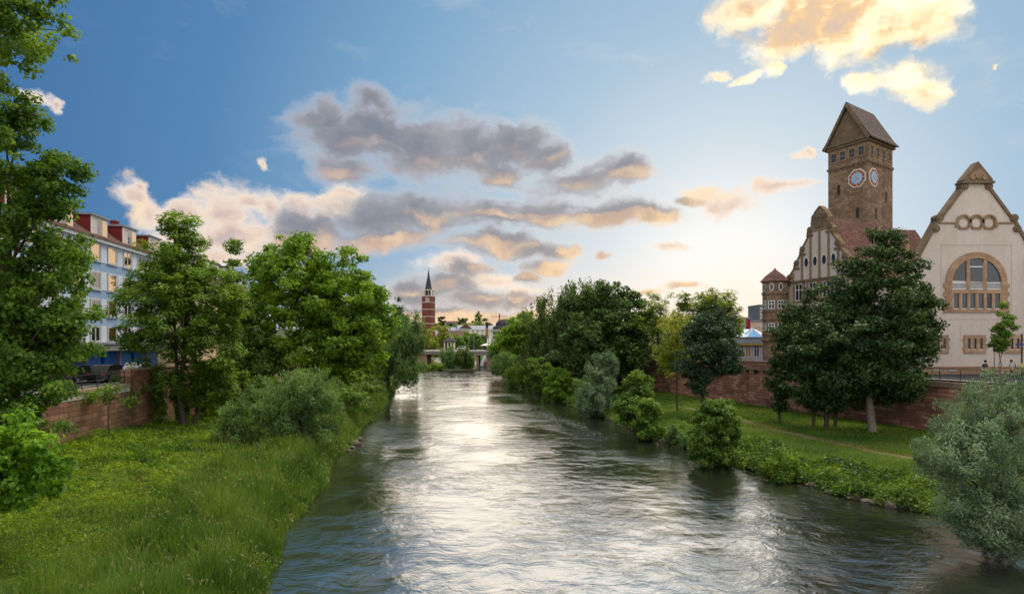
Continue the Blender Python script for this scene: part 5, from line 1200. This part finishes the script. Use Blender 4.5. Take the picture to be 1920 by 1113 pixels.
for z in (.35, .7, 1.05): mb.tube([W(bx(770), bz(656.8) + z, .1), W(bx(972), bz(656.8) + z, .1)], .045, 4)
x_ = bx(771)
while x_ < bx(972): mb.tube([W(x_, bz(656.8), .1), W(x_, bz(656.8) + 1.05, .1)], .05, 4); x_ += 1.6
mb.build('parapet_rail', m_iron, br)
mb = MB(); slab(mb, W, bx(910), bx(930), bz(656.8), bz(654.8), -4, .25); mb.build('abutment_parapet', m_bred, br)
# the weir under the right span
mb = MB(); mb.hexa([W(bx(897.5), -.5, -3), W(bx(912), -.5, -3), W(bx(912), -.5, -40), W(bx(897.5), -.5, -40), W(bx(897.5), .35, -3), W(bx(912), .35, -3), W(bx(912), 3.6, -40), W(bx(897.5), 3.6, -40)])
wr_ = mb.build('weir', mat_plain('wet_weir', srgb(116, 130, 152), srgb(88, 100, 122), .5, .3, .6), None, org=W(bx(905), 0, -3)); tag(wr_, 'sloping blue grey weir seen through the right span of the bridge', 'weir')
# kiosk on the bridge
kx = bx(840.5); kp = thing('bridge_kiosk', (kx, BY + 5, bz(656.8)), 'small columned kiosk with a dark roof standing on the bridge', 'kiosk')
m_kio = mat_plain('kiosk_stone', srgb(226, 214, 190), srgb(196, 182, 158), 1, .8, .1); k0 = bz(656.5)
for sx in (-1.7, -.55, .55, 1.7):
    for sy in (-1.2, 1.2): mb = MB(); mb.box((kx + sx, BY + 5 + sy, k0), .42, .42, 2.9); mb.build('column', m_kio, kp)
mb = MB(); mb.box((kx, BY + 5, k0), 3.4, 2.0, 2.6); mb.build('booth', m_dark, kp)
mb = MB(); mb.box((kx, BY + 5, k0 + 2.9), 4.6, 3.6, .35); mb.add([(kx - 2.3, BY + 3.2, k0 + 3.25), (kx + 2.3, BY + 3.2, k0 + 3.25), (kx + 2.3, BY + 6.8, k0 + 3.25), (kx - 2.3, BY + 6.8, k0 + 3.25), (kx, BY + 5, k0 + 4.9)], [(0, 1, 4), (1, 2, 4), (2, 3, 4), (3, 0, 4)]); mb.build('roof', m_slate, kp)

# ------------------------------------------------------------------ cars
def car(name, label, loc, heading, body_m, group=None, L=4.3, Wd=1.75):
    t = thing(name, loc, label, 'car', group); t.rotation_euler = (0, 0, heading)
    def prof(pts, w0, w1, m_, nm, par=t):
        mb = MB(); n = len(pts)
        for sgn, wv in ((-1, None), (1, None)):
            pass
        vs = [(x, -(w0 if z < .8 else w1), z) for x, z in pts] + [(x, (w0 if z < .8 else w1), z) for x, z in pts]
        fs = [tuple(range(n)), tuple(range(n, 2 * n))[::-1]] + [(i, n + i, n + (i + 1) % n, (i + 1) % n) for i in range(n)]
        mb.add(vs, fs); me = mb.build(nm, m_, None, org=(0, 0, 0)); me.parent = par; return me
    h = L / 2
    body = prof([(-h, .35), (-h + .02, .75), (-h + .12, .95), (-h + .5, 1.0), (-h + .95, 1.42), (-h + 1.4, 1.50), (.35, 1.48), (.75, 1.38), (h - 1.15, .98), (h - .3, .86), (h, .70), (h + .02, .38), (h - .1, .28), (-h + .1, .28)], Wd / 2, Wd / 2 - .12, body_m, 'body')
    prof([(-h + .72, 1.02), (-h + 1.05, 1.36), (.32, 1.41), (.72, 1.32), (h - 1.35, 1.0)], Wd / 2 - .1, Wd / 2 - .105, m_glassD, 'side_windows')
    for x in (-h + .8, h - .85):
        for s in (-1, 1):
            mb = MB(); mb.tube([(x, s * (Wd / 2 - .2), .31), (x, s * (Wd / 2 + .01), .31)], .31, 16); wh = mb.build('wheel', m_dark, None, org=(0, 0, 0)); wh.parent = t
            mb = MB(); mb.tube([(x, s * (Wd / 2), .31), (x, s * (Wd / 2 + .025), .31)], .2, 12); rm = mb.build('rim', m_grey, None, org=(0, 0, 0)); rm.parent = wh
    for s in (-1, 1):
        mb = MB(); mb.box((-h - .0, s * .62, .66), .06, .3, .16); o = mb.build('tail_light', m_tail, None, org=(0, 0, 0)); o.parent = t
        mb = MB(); mb.box((h - .03, s * .6, .58), .1, .34, .14); o = mb.build('headlight', m_white, None, org=(0, 0, 0)); o.parent = t
    return t
m_tail = mat_plain('tail_lens', (.5, .03, .02), None, 2, .3, .5)
m_cblack = mat_plain('black_paint', (.012, .012, .014), None, 2, .25, .6); m_cwhite = mat_plain('white_paint', (.7, .7, .7), None, 2, .3, .5); m_cblue = mat_plain('blue_paint', (.02, .07, .3), None, 2, .3, .5); m_csilv = mat_plain('silver_paint', (.4, .41, .43), None, 2, .3, .5, .4)
hd = math.atan2(UL[1], UL[0])
def onl(px, Y): return ((px - 960) / F * Y, Y, STREET - .096)
G_C = 'cars parked before the blue apartment block'
car('parked_car', 'dark car parked behind the railing half hidden by the maple leaves', onl(142, 51.5), hd, m_cblack, G_C)
car('parked_car', 'black car parked behind the railing beside the wall pier', onl(203, 54), hd, m_cblack, G_C)
car('parked_car', 'silver car parked behind the higher parapet at the ash tree', onl(262, 60), hd, m_csilv, G_C)
car('driving_car', 'small white car driving across the far bridge', (bx(866), BY + 4, bz(656.8)), 0, m_cwhite)

# ------------------------------------------------------------------ red brick church tower
TY = 400.0; tp = lambda px, py: ((px - 803.5) / F * TY, CZ - (py - HOR) / F * TY); TX = P(803.5, 640, TY)[0]
ua = np.array((math.cos(R(-14)), math.sin(R(-14)))); na = np.array((ua[1], -ua[0]))
ct = thing('church_tower', (TX, TY, STREET), 'slim red brick church tower with white bands and a dark needle spire', 'tower')
m_cbr = mat_brick('red_brick', None, srgb(116, 64, 54), srgb(126, 72, 62), srgb(136, 80, 68), srgb(104, 64, 56), .8, .3, .03)
m_cwh = mat_plain('white_concrete', srgb(236, 222, 206), srgb(214, 200, 186), .4, .8, .15)
hwid = 3.3
W = wallframe((TX - ua[0] * hwid + na[0] * hwid, TY - ua[1] * hwid + na[1] * hwid), ua, na); D = 2 * hwid
zz = lambda py: CZ - (py - HOR) / F * TY
mb = MB(); slab(mb, W, 0, D, STREET - .1, zz(555.5), -D, 0); mb.build('shaft', m_cbr, ct)
for py in (567, 580, 593.3, 606.5, 619):
    mb = MB(); slab(mb, W, -.08, D + .08, zz(py) - .16, zz(py) + .16, -D - .08, .08); mb.build('white_band', m_cwh, ct)
for (W2, dd) in ((W, .06),):
    mb = MB(); s0, s1 = D * .36, D * .80
    slab(mb, W2, s0, s1, zz(566.2), zz(558), -.1, .05); gw = mb.build('grid_window', m_cwh, ct)
    mb = MB()
    for i in range(4):
        for j in range(4):
            a = s0 + (s1 - s0) * (i + .15) / 4; b = s0 + (s1 - s0) * (i + .85) / 4; c1 = zz(566.2) + (zz(558) - zz(566.2)) * (j + .15) / 4; c2 = zz(566.2) + (zz(558) - zz(566.2)) * (j + .85) / 4
            slab(mb, W2, a, b, c1, c2, -.05, .1)
    mb.build('pane', m_glassG, gw)
mb = MB()
for s in (.15, D - .15):
    for d in (-.15, -D + .15): slab(mb, W, s - .3, s + .3, zz(555.5), zz(543.5), d - .3, d + .3)
slab(mb, W, -.1, D + .1, zz(544.5), zz(543.3), -D - .1, .1); slab(mb, W, -.1, D + .1, zz(555.8), zz(554.6), -D - .1, .1)
for s in (D / 3, 2 * D / 3): slab(mb, W, s - .12, s + .12, zz(554.6), zz(544.5), -.3, -.02); 
mb.build('belfry_frame', m_cwh, ct)
mb = MB(); slab(mb, W, D * .2, D * .8, zz(554.6), zz(544.5), -D * .8, -D * .2); mb.build('belfry_core', m_slate, ct)
cc3 = W(D / 2, 0, -D / 2)
mb = MB(); mb.lathe((cc3[0], cc3[1], 0), [(2.4, zz(543.3)), (1.9, zz(537)), (.9, zz(522)), (.12, zz(505))], 8); sp_ = mb.build('spire', mat_plain('dark_copper', srgb(58, 62, 66), srgb(44, 48, 52), .5, .6, .3), ct)
mb = MB(); mb.tube([(cc3[0], cc3[1], zz(505.4)), (cc3[0], cc3[1], zz(501))], .09, 5); mb.tube([(cc3[0] - .5, cc3[1], zz(502.3)), (cc3[0] + .5, cc3[1], zz(502.3))], .08, 5); mb.build('cross', m_iron, sp_)

# ------------------------------------------------------------------ hills with houses
m_hill = mat_plain('wooded_hill', (.040, .060, .022), (.075, .085, .035), .02, .95, .1, detail=8)
hx = np.linspace(-1500, 1700, 110); hy = np.array([520, 580, 640, 720, 800, 900, 1000, 1150, 1400, 2200.])
hh = np.interp(hy, [520, 900, 1150, 2200], [5.4, 29, 32, 34])
pts = np.array([[(x, y, STREET - .15 if y == 520 else hz_ + 3.0 * math.sin(x * .011 + y * .003) + 1.3 * math.sin(x * .05 + y * .02)) for x in hx] for y, hz_ in zip(hy, hh)])
structure(grid_mesh('hills', pts, m_hill))
def hillz(x, y): return float(np.interp(y, hy, hh)) + 3.0 * math.sin(x * .011 + y * .003) + 1.3 * math.sin(x * .05 + y * .02)
m_hwall = mat_plain('house_white', srgb(224, 214, 204), srgb(204, 194, 184), .4, .85, .1); m_hroof = mat_plain('house_roof', srgb(112, 84, 78), srgb(88, 66, 62), .6, .8, .2); m_hgrey = mat_plain('house_grey_roof', srgb(150, 154, 166), srgb(126, 130, 142), .5, .6, .3)
def house(label, px, Y, L, Wd, H, rh, rot, wm, rm, z=None):
    x = (px - 960) / F * Y; z = hillz(x, Y) if z is None else z
    t = thing('hillside_house', (x, Y, z), label, 'house', 'houses on the far hillside'); u = (math.cos(rot), math.sin(rot))
    W = wallframe((x, Y), u, (u[1], -u[0])); mb = MB(); slab(mb, W, -L / 2, L / 2, z - 3, z + H, -Wd / 2, Wd / 2); mb.build('wall', wm, t)
    mb = MB(); mb.prism([W(-L / 2 - .4, z + H, Wd / 2 + .5), W(-L / 2 - .4, z + H + rh, 0), W(-L / 2 - .4, z + H, -Wd / 2 - .5)], W(L + .8, 0) - W(0, 0)); mb.build('roof', rm, t)
    for s in np.linspace(-L / 2 + 1.5, L / 2 - 1.5, max(2, int(L / 3.5))): mb = MB(); slab(mb, W, s - .5, s + .5, z + H - 2.2, z + H - .8, Wd / 2 - .1, Wd / 2 + .05); mb.build('window', m_glassD, t)
house('white house with a gable front right of the red tower on the hill', 824, 560, 9, 9, 6, 4, PI / 2, m_hwall, m_hroof, 14)
house('white house with a grey roof beside the gable fronted one', 836, 600, 14, 9, 5, 3.5, .1, m_hwall, m_hgrey, 14)
house('grey roofed long house above the bridge kiosk', 848, 640, 14, 10, 5, 4, -.15, m_hwall, m_hgrey, 15)
house('dark roofed house with two roof lights behind the bridge trees', 851, 420, 20, 12, 5, 5.5, .05, m_hwall, m_hroof, 6)
house('long dark roofed row house on the hilltop skyline', 850, 900, 36, 12, 6, 4, .05, m_hwall, m_hroof, 29)
house('small house on the hilltop right of the row house', 872, 880, 22, 10, 5, 4, 0, m_hwall, m_hroof, 27)
house('white house in the middle of the hillside', 868, 640, 12, 10, 6, 4, .3, m_hwall, m_hgrey, 16)
house('house with a red chimney end behind the bridge trees', 873, 520, 12, 10, 8, 4, PI / 2 + .1, m_hwall, m_hroof, 12)
house('long low hall with a pale grey roof behind the bridge trees', 893, 520, 30, 14, 7, 3.5, -.05, m_hwall, m_hgrey, 12)
house('small white house among the trees right on the hill', 884, 760, 12, 9, 5, 4, .2, m_hwall, m_hroof, 22)
house('grey roofed house low on the hill left of the chimney', 905, 700, 14, 9, 5, 4, -.2, m_hwall, m_hgrey, 18)
G_H = 'trees on the far hillside'
for i, (px, Y, r_, hgt, lb) in enumerate(((829, 820, 5, 16, 'tallest dark tree on the hilltop right of the red tower'), (822, 800, 6, 9, 'low dark tree on the hilltop touching the red tower'), (861, 860, 3, 13, 'single thin tree standing above the hilltop row house'), (868, 850, 6, 12, 'rounded light tree on the hilltop right of the row house'),
                                            (897, 800, 5, 20, 'tall forked tree on the hilltop left of the chimney'), (893, 790, 4, 12, 'small tree at the foot of the tall forked hilltop tree'), (907, 760, 8, 12, 'wide tree on the hill beside the chimney'), (900, 690, 13, 10, 'broad green tree clump low on the hill left of the chimney'), (884, 690, 10, 9, 'green tree between the hillside houses and the chimney'), (842, 760, 9, 9, 'round tree above the grey roofed long house'), (856, 700, 8, 8, 'round tree in the middle of the hillside'), (875, 740, 9, 9, 'round tree above the white house in the middle of the hill'))):
    x = (px - 960) / F * Y; z = hillz(x, Y)
    tree('hillside_tree', lb, 'tree', (x, Y, z - 1), [(x, Y, z + hgt * .6, r_, r_, hgt * .45)], 16, 900, r_ * .45, 1.8, 1.2, (lf_dark, lf_lime, lf_olive)[i % 3], bark, trunk=.4, limbs=4, group=G_H, seed=100 + i)

# domed building, chimney, parasols right of the bridge
DY = 300.0; q3 = P(948, 640, DY); dg = lambda py: CZ - (py - HOR) / F * DY
db = thing('domed_building', (q3[0], DY, STREET), 'rounded pale building with a grey stepped dome above the far right bank', 'building')
rr = 24 / F * DY
mb = MB(); mb.lathe((q3[0], DY, 0), [(rr, STREET - .1), (rr, dg(620)), (rr * 1.08, dg(619)), (rr * 1.08, dg(617.5))], 28); mb.build('wall', m_hwall, db)
mb = MB(); mb.lathe((q3[0], DY, 0), [(rr * 1.02, dg(617.5)), (rr * .98, dg(613)), (rr * .8, dg(611)), (rr * .76, dg(606)), (rr * .6, dg(601)), (rr * .35, dg(598.5)), (.3, dg(597.5))], 28); mb.build('dome', m_slate, db)
for k_ in range(14):
    t_ = -PI / 2 + (k_ - 6.5) * .2; nn = np.array((math.cos(t_), math.sin(t_))); W = wallframe(np.array((q3[0], DY)) + nn * rr, (-nn[1], nn[0]), nn)
    for a in (634, 626): mb = MB(); slab(mb, W, -.5, .5, dg(a), dg(a - 4.5), -.3, .06); mb.build('window', m_glassD, db)
mb = MB(); mb.tube([(q3[0] - 3, DY, dg(600)), (q3[0] - 3, DY, dg(588))], .3, 6); mb.tube([(q3[0] - 7, DY, dg(593)), (q3[0] + 1, DY, dg(593))], .12, 5); mb.build('antenna_mast', m_iron, db)
chp = P(913, 640, 330); mb = MB(); zc_ = lambda py: CZ - (py - HOR) / F * 330
ch = thing('brick_chimney', (chp[0], 330, STREET), 'tall thin brick chimney rising beside the domed building', 'chimney')
mb.lathe((chp[0], 330, 0), [(1.0, STREET - .1), (.75, zc_(614))], 12); mb.build('stack', mat_plain('chimney_brick', srgb(176, 126, 100), srgb(148, 104, 84), 1, .9, .1), ch)
mb = MB(); mb.lathe((chp[0], 330, 0), [(.75, zc_(614)), (.62, zc_(605)), (.75, zc_(604.6)), (.75, zc_(604))], 12); mb.build('dark_top', m_dark, ch)
m_par = mat_plain('parasol_cloth', srgb(236, 230, 226), srgb(214, 208, 206), 1, .9, .1)
for i, (px, Y, lb) in enumerate(((914.5, 226, 'closed white parasol leftmost on the terrace beyond the bridge end'), (917.2, 229, 'closed white parasol in the middle of the terrace row'), (919.6, 224, 'closed white parasol rightmost on the terrace beyond the bridge end'))):
    p = P(px, 640, Y); t = thing('closed_parasol', (p[0], Y, STREET), lb, 'parasol', 'closed parasols on the terrace')
    mb = MB(); mb.tube([(p[0], Y, STREET), (p[0], Y, STREET + 4.6)], .05, 6); mb.build('pole', m_iron, t)
    mb = MB(); mb.lathe((p[0], Y, STREET), [(.30, 1.3), (.42, 1.7), (.34, 2.6), (.22, 3.8), (.05, 4.7)], 10); mb.build('canopy', m_par, t)
p = P(914, 640, 222); t = thing('market_parasol', (p[0], 222, STREET), 'open low white parasol beside the closed ones on the bridge end', 'parasol')
mb = MB(); mb.tube([(p[0], 222, STREET), (p[0], 222, STREET + 2.4)], .05, 6); mb.build('pole', m_iron, t)
mb = MB(); mb.lathe((p[0], 222, STREET), [(2.6, 1.9), (2.6, 2.05), (.1, 2.9)], 8); mb.build('canopy', m_par, t)
mb = MB(); slab(mb, wallframe((P(905, 640, 235)[0], 235), (1, 0), (0, -1)), 0, 16, STREET - .1, STREET + .02, -12, 12); structure(mb.build('terrace', m_pave))
for i, (px, Y, lb) in enumerate(((878.5, 219, 'left one of the two thin lamp posts on the bridge'), (888.5, 218, 'right one of the two thin lamp posts on the bridge'))):
    p = P(px, 640, Y); z0 = bz(656.8); t = thing('street_lamp', (p[0], Y, z0), lb, 'lamp', 'lamp posts on the bridge')
    mb = MB(); mb.tube([(p[0], Y, z0), (p[0], Y, z0 + 4.2)], [.09, .05], 6); mb.build('post', m_grey, t)
    mb = MB(); mb.lathe((p[0], Y, z0 + 4.2), [(.1, 0), (.28, .12), (.28, .4), (.06, .55)], 8); mb.build('lamp_head', m_grey, t)
# ------------------------------------------------------------------ people on the right street
m_skin = mat_plain('skin', srgb(196, 146, 118), srgb(176, 126, 100), 4, .6, .3); m_hair = mat_plain('dark_hair', (.015, .012, .01), None, 8, .7, .3)
m_shirtw = mat_plain('white_shirt', (.75, .75, .77), None, 5, .8, .1); m_jeans = mat_plain('dark_trousers', (.02, .022, .03), None, 6, .9, .1); m_shirtg = mat_plain('grey_shirt', (.09, .1, .12), None, 5, .8, .1); m_pack = mat_plain('black_cloth', (.012, .013, .018), None, 5, .8, .2)
def skin_obj(name, chains, mat, parent, sub=2):
    vs, es, rs = [], [], []
    for ch in chains:
        link = None
        for i, (p, r_) in enumerate(ch):
            if isinstance(p, int): link = p; continue
            vs.append(p); rs.append(r_)
            if link is not None: es.append((link, len(vs) - 1))
            link = len(vs) - 1
    me = bpy.data.meshes.new(name); me.from_pydata(vs, es, []); me.materials.append(mat)
    o = bpy.data.objects.new(name, me); COL.objects.link(o); o.parent = parent
    md = o.modifiers.new('skin', 'SKIN'); md.use_smooth_shade = True
    for i, r_ in enumerate(rs): me.skin_vertices[0].data[i].radius = (r_, r_) if np.isscalar(r_) else r_
    me.skin_vertices[0].data[0].use_root = True
    o.modifiers.new('sub', 'SUBSURF').levels = sub; o.modifiers['sub'].render_levels = sub
    return o
def person(label, loc, heading, shirt, pack, stride=.28):
    t = thing('person', loc, label, 'person'); t.rotation_euler = (0, 0, heading)      # walks along +x
    s = stride
    chains = [[((0, 0, .95), .13), ((0, 0, 1.12), .12), ((.01, 0, 1.30), (.17, .12)), ((.01, 0, 1.43), (.13, .09)), ((.03, 0, 1.52), .055), ((.05, 0, 1.58), .06), ((.055, 0, 1.65), (.085, .10)), ((.05, 0, 1.74), (.07, .085))],
              [(0, 0), ((.02, .09, .90), .10), ((s * .55, .10, .50), .065), ((s, .10, .10), .042), ((s + .16, .11, .05), .035)],
              [(0, 0), ((-.02, -.09, .90), .10), ((-s * .25, -.10, .50), .065), ((-s, -.10, .13), .042), ((-s + .15, -.11, .05), .035)],
              [(2, 0), ((0, .19, 1.40), .055), ((-.10, .23, 1.14), .042), ((-.02, .23, .90), .033), ((.02, .23, .82), .03)],
              [(2, 0), ((0, -.19, 1.40), .055), ((.08, -.23, 1.14), .042), ((.20, -.23, .93), .033), ((.24, -.23, .86), .03)]]
    skin_obj('body', chains, m_skin, t)
    skin_obj('shirt', [[((0, 0, .90), (.155, .135)), ((0, 0, 1.12), (.145, .135)), ((.01, 0, 1.31), (.185, .14)), ((.01, 0, 1.44), (.12, .10))], [(2, 0), ((0, .20, 1.40), .075), ((-.07, .23, 1.2), .065)], [(2, 0), ((0, -.20, 1.40), .075), ((.05, -.23, 1.2), .065)]], shirt, t)
    skin_obj('trousers', [[((0, 0, .95), (.15, .14)), ((.0, .0, .88), (.14, .13))], [(1, 0), ((.03, .10, .80), .11), ((s * .55, .10, .50), .085), ((s * .97, .10, .13), .065)], [(1, 0), ((-.03, -.10, .80), .11), ((-s * .25, -.10, .50), .085), ((-s * .97, -.10, .16), .065)]], m_jeans, t)
    mb = MB(); mb.lathe((.03, 0, 1.60), [(.06, -.02), (.105, .05), (.112, .12), (.09, .19), (.03, .22)], 12); o = mb.build('hair', m_hair, None, org=(0, 0, 0)); o.parent = t
    if pack:
        mb = MB(); mb.lathe((-.20, 0, 1.0), [(.06, 0), (.13, .05), (.14, .25), (.11, .42), (.04, .48)], 10); o = mb.build('backpack', m_pack, None, org=(0, 0, 0)); o.parent = t
    return t
zs_ = STREET - .1 + .1
def pp(px, Y): return ((px - 960) / F * Y, Y, zs_ - .1 + .004)
person('walking person in a white shirt with a dark backpack before the bath hall', pp(1897, 57), PI * .98, m_shirtw, True)
person('person in dark grey clothes on the street behind the silver willow', pp(1847, 56.5), .1, m_shirtg, False)
# sign post at the right edge
p = pp(1916, 55); t = thing('sign_post', p, 'dark post with small blue and yellow plates at the right edge of the street', 'sign')
mb = MB(); mb.tube([p, (p[0], p[1], p[2] + 4.2)], .06, 8); mb.build('post', m_iron, t)
mb = MB(); mb.box((p[0] - .25, p[1] - .08, p[2] + 3.15), .7, .04, .17); mb.build('blue_plate', mat_plain('sign_blue', srgb(44, 66, 120), None, 3, .5, .3), t)
mb = MB(); mb.box((p[0], p[1] - .09, p[2] + 1.2), .3, .05, .36); mb.build('yellow_plate', m_aw, t)

# ------------------------------------------------------------------ stones, flowers
m_rock = mat_plain('bank_stone', (.16, .13, .10), (.08, .07, .055), 2.5, .9, .2, bstr=.7)
def rock(name, label, c_, r_, seed, grp=None, flat=.55):
    import bmesh
    bm = bmesh.new(); bmesh.ops.create_icosphere(bm, subdivisions=2, radius=1); g2 = np.random.default_rng(seed); ph = g2.uniform(0, 6, 3); sc = g2.uniform(.7, 1.3, 3)
    for v in bm.verts:
        k = 1 + .22 * math.sin(v.co.x * 3 + ph[0]) * math.cos(v.co.y * 2.6 + ph[1]) + .12 * math.sin(v.co.z * 5 + ph[2] + v.co.x * 4)
        v.co = Vector((v.co.x * k * r_ * sc[0], v.co.y * k * r_ * sc[1], v.co.z * k * r_ * flat * sc[2]))
    me = bpy.data.meshes.new(name); bm.to_mesh(me); bm.free(); me.materials.append(m_rock)
    o = bpy.data.objects.new(name, me); COL.objects.link(o); o.location = tuple(map(float, c_)); return tag(o, label, 'stone', grp)
g4 = np.random.default_rng(8)
for i, Y in enumerate((33.5, 34.2, 36.5, 38.3, 41.2, 42.0, 47.5, 49.5, 51.0, 55.0, 58.0, 62.5, 66.0, 70.0, 78.0, 86.0)):
    rock('bank_stone', 'flat brown stone at the right water line under the bank weeds', (XR(Y) - g4.uniform(-.05, .25), Y, .05), g4.uniform(.22, .42), i, 'stones along the right water line')
for i, (px, py) in enumerate(((842, 702), (856, 703), (868, 701), (880, 704), (818, 699), (835, 706), (893, 702))):
    Y = CZ * F / (py - HOR); rock('river_stone', 'low wet stone breaking the river surface before the island', ((px - 960) / F * Y, Y, .02), g4.uniform(.5, 1.0), 40 + i, 'stones in the river before the island', .4)
for i, (Y, o_) in enumerate(((52, .1), (53.5, .25), (55, .0), (56.5, .15), (50.5, .1))):
    rock('shore_stone', 'small pale stone on the bare left shore below the willow bush', (XL(Y) + .1 + o_, Y, .06), g4.uniform(.25, .45), 60 + i, 'stones on the left shore')
m_flow = mat_plain('cream_petals', (.72, .70, .55), (.6, .58, .42), 9, .8, .1)
for i, (px, py) in enumerate(((378, 923), (385, 931), (381, 938), (450, 956), (455, 964), (462, 967), (458, 976), (466, 972), (302, 1078), (303, 1100), (296, 1083))):
    Y = 7.7 * F / (py - HOR); X = (px - 960) / F * Y; zb_ = float(zleft(X, Y)); zt2 = CZ - (py - HOR) / F * Y
    if zt2 < zb_ + .5: zt2 = zb_ + .7
    t = thing('wild_flower', (X, Y, zb_), 'cream flower head on a tall stem above the left meadow grass', 'flower', 'cream flowers in the left meadow')
    mb = MB(); mb.tube([(X, Y, zb_), (X + .03, Y, zt2)], .008, 4); mb.build('stem', m_reed, t)
    n_ = 26; c3 = np.array((X, Y, zt2)) + np.clip(g4.normal(size=(n_, 3)), -1.6, 1.6) * (.055, .055, .04); v_ = leaf_quads(c3, unit(g4.normal(size=(n_, 3)) * .5 + (0, 0, 1)), unit(g4.normal(size=(n_, 3))), np.full(n_, .06), np.full(n_, .05))
    np_mesh('flower_head', v_, 4, m_flow, t, np.array((X, Y, zb_)))
bpy.context.view_layer.update()
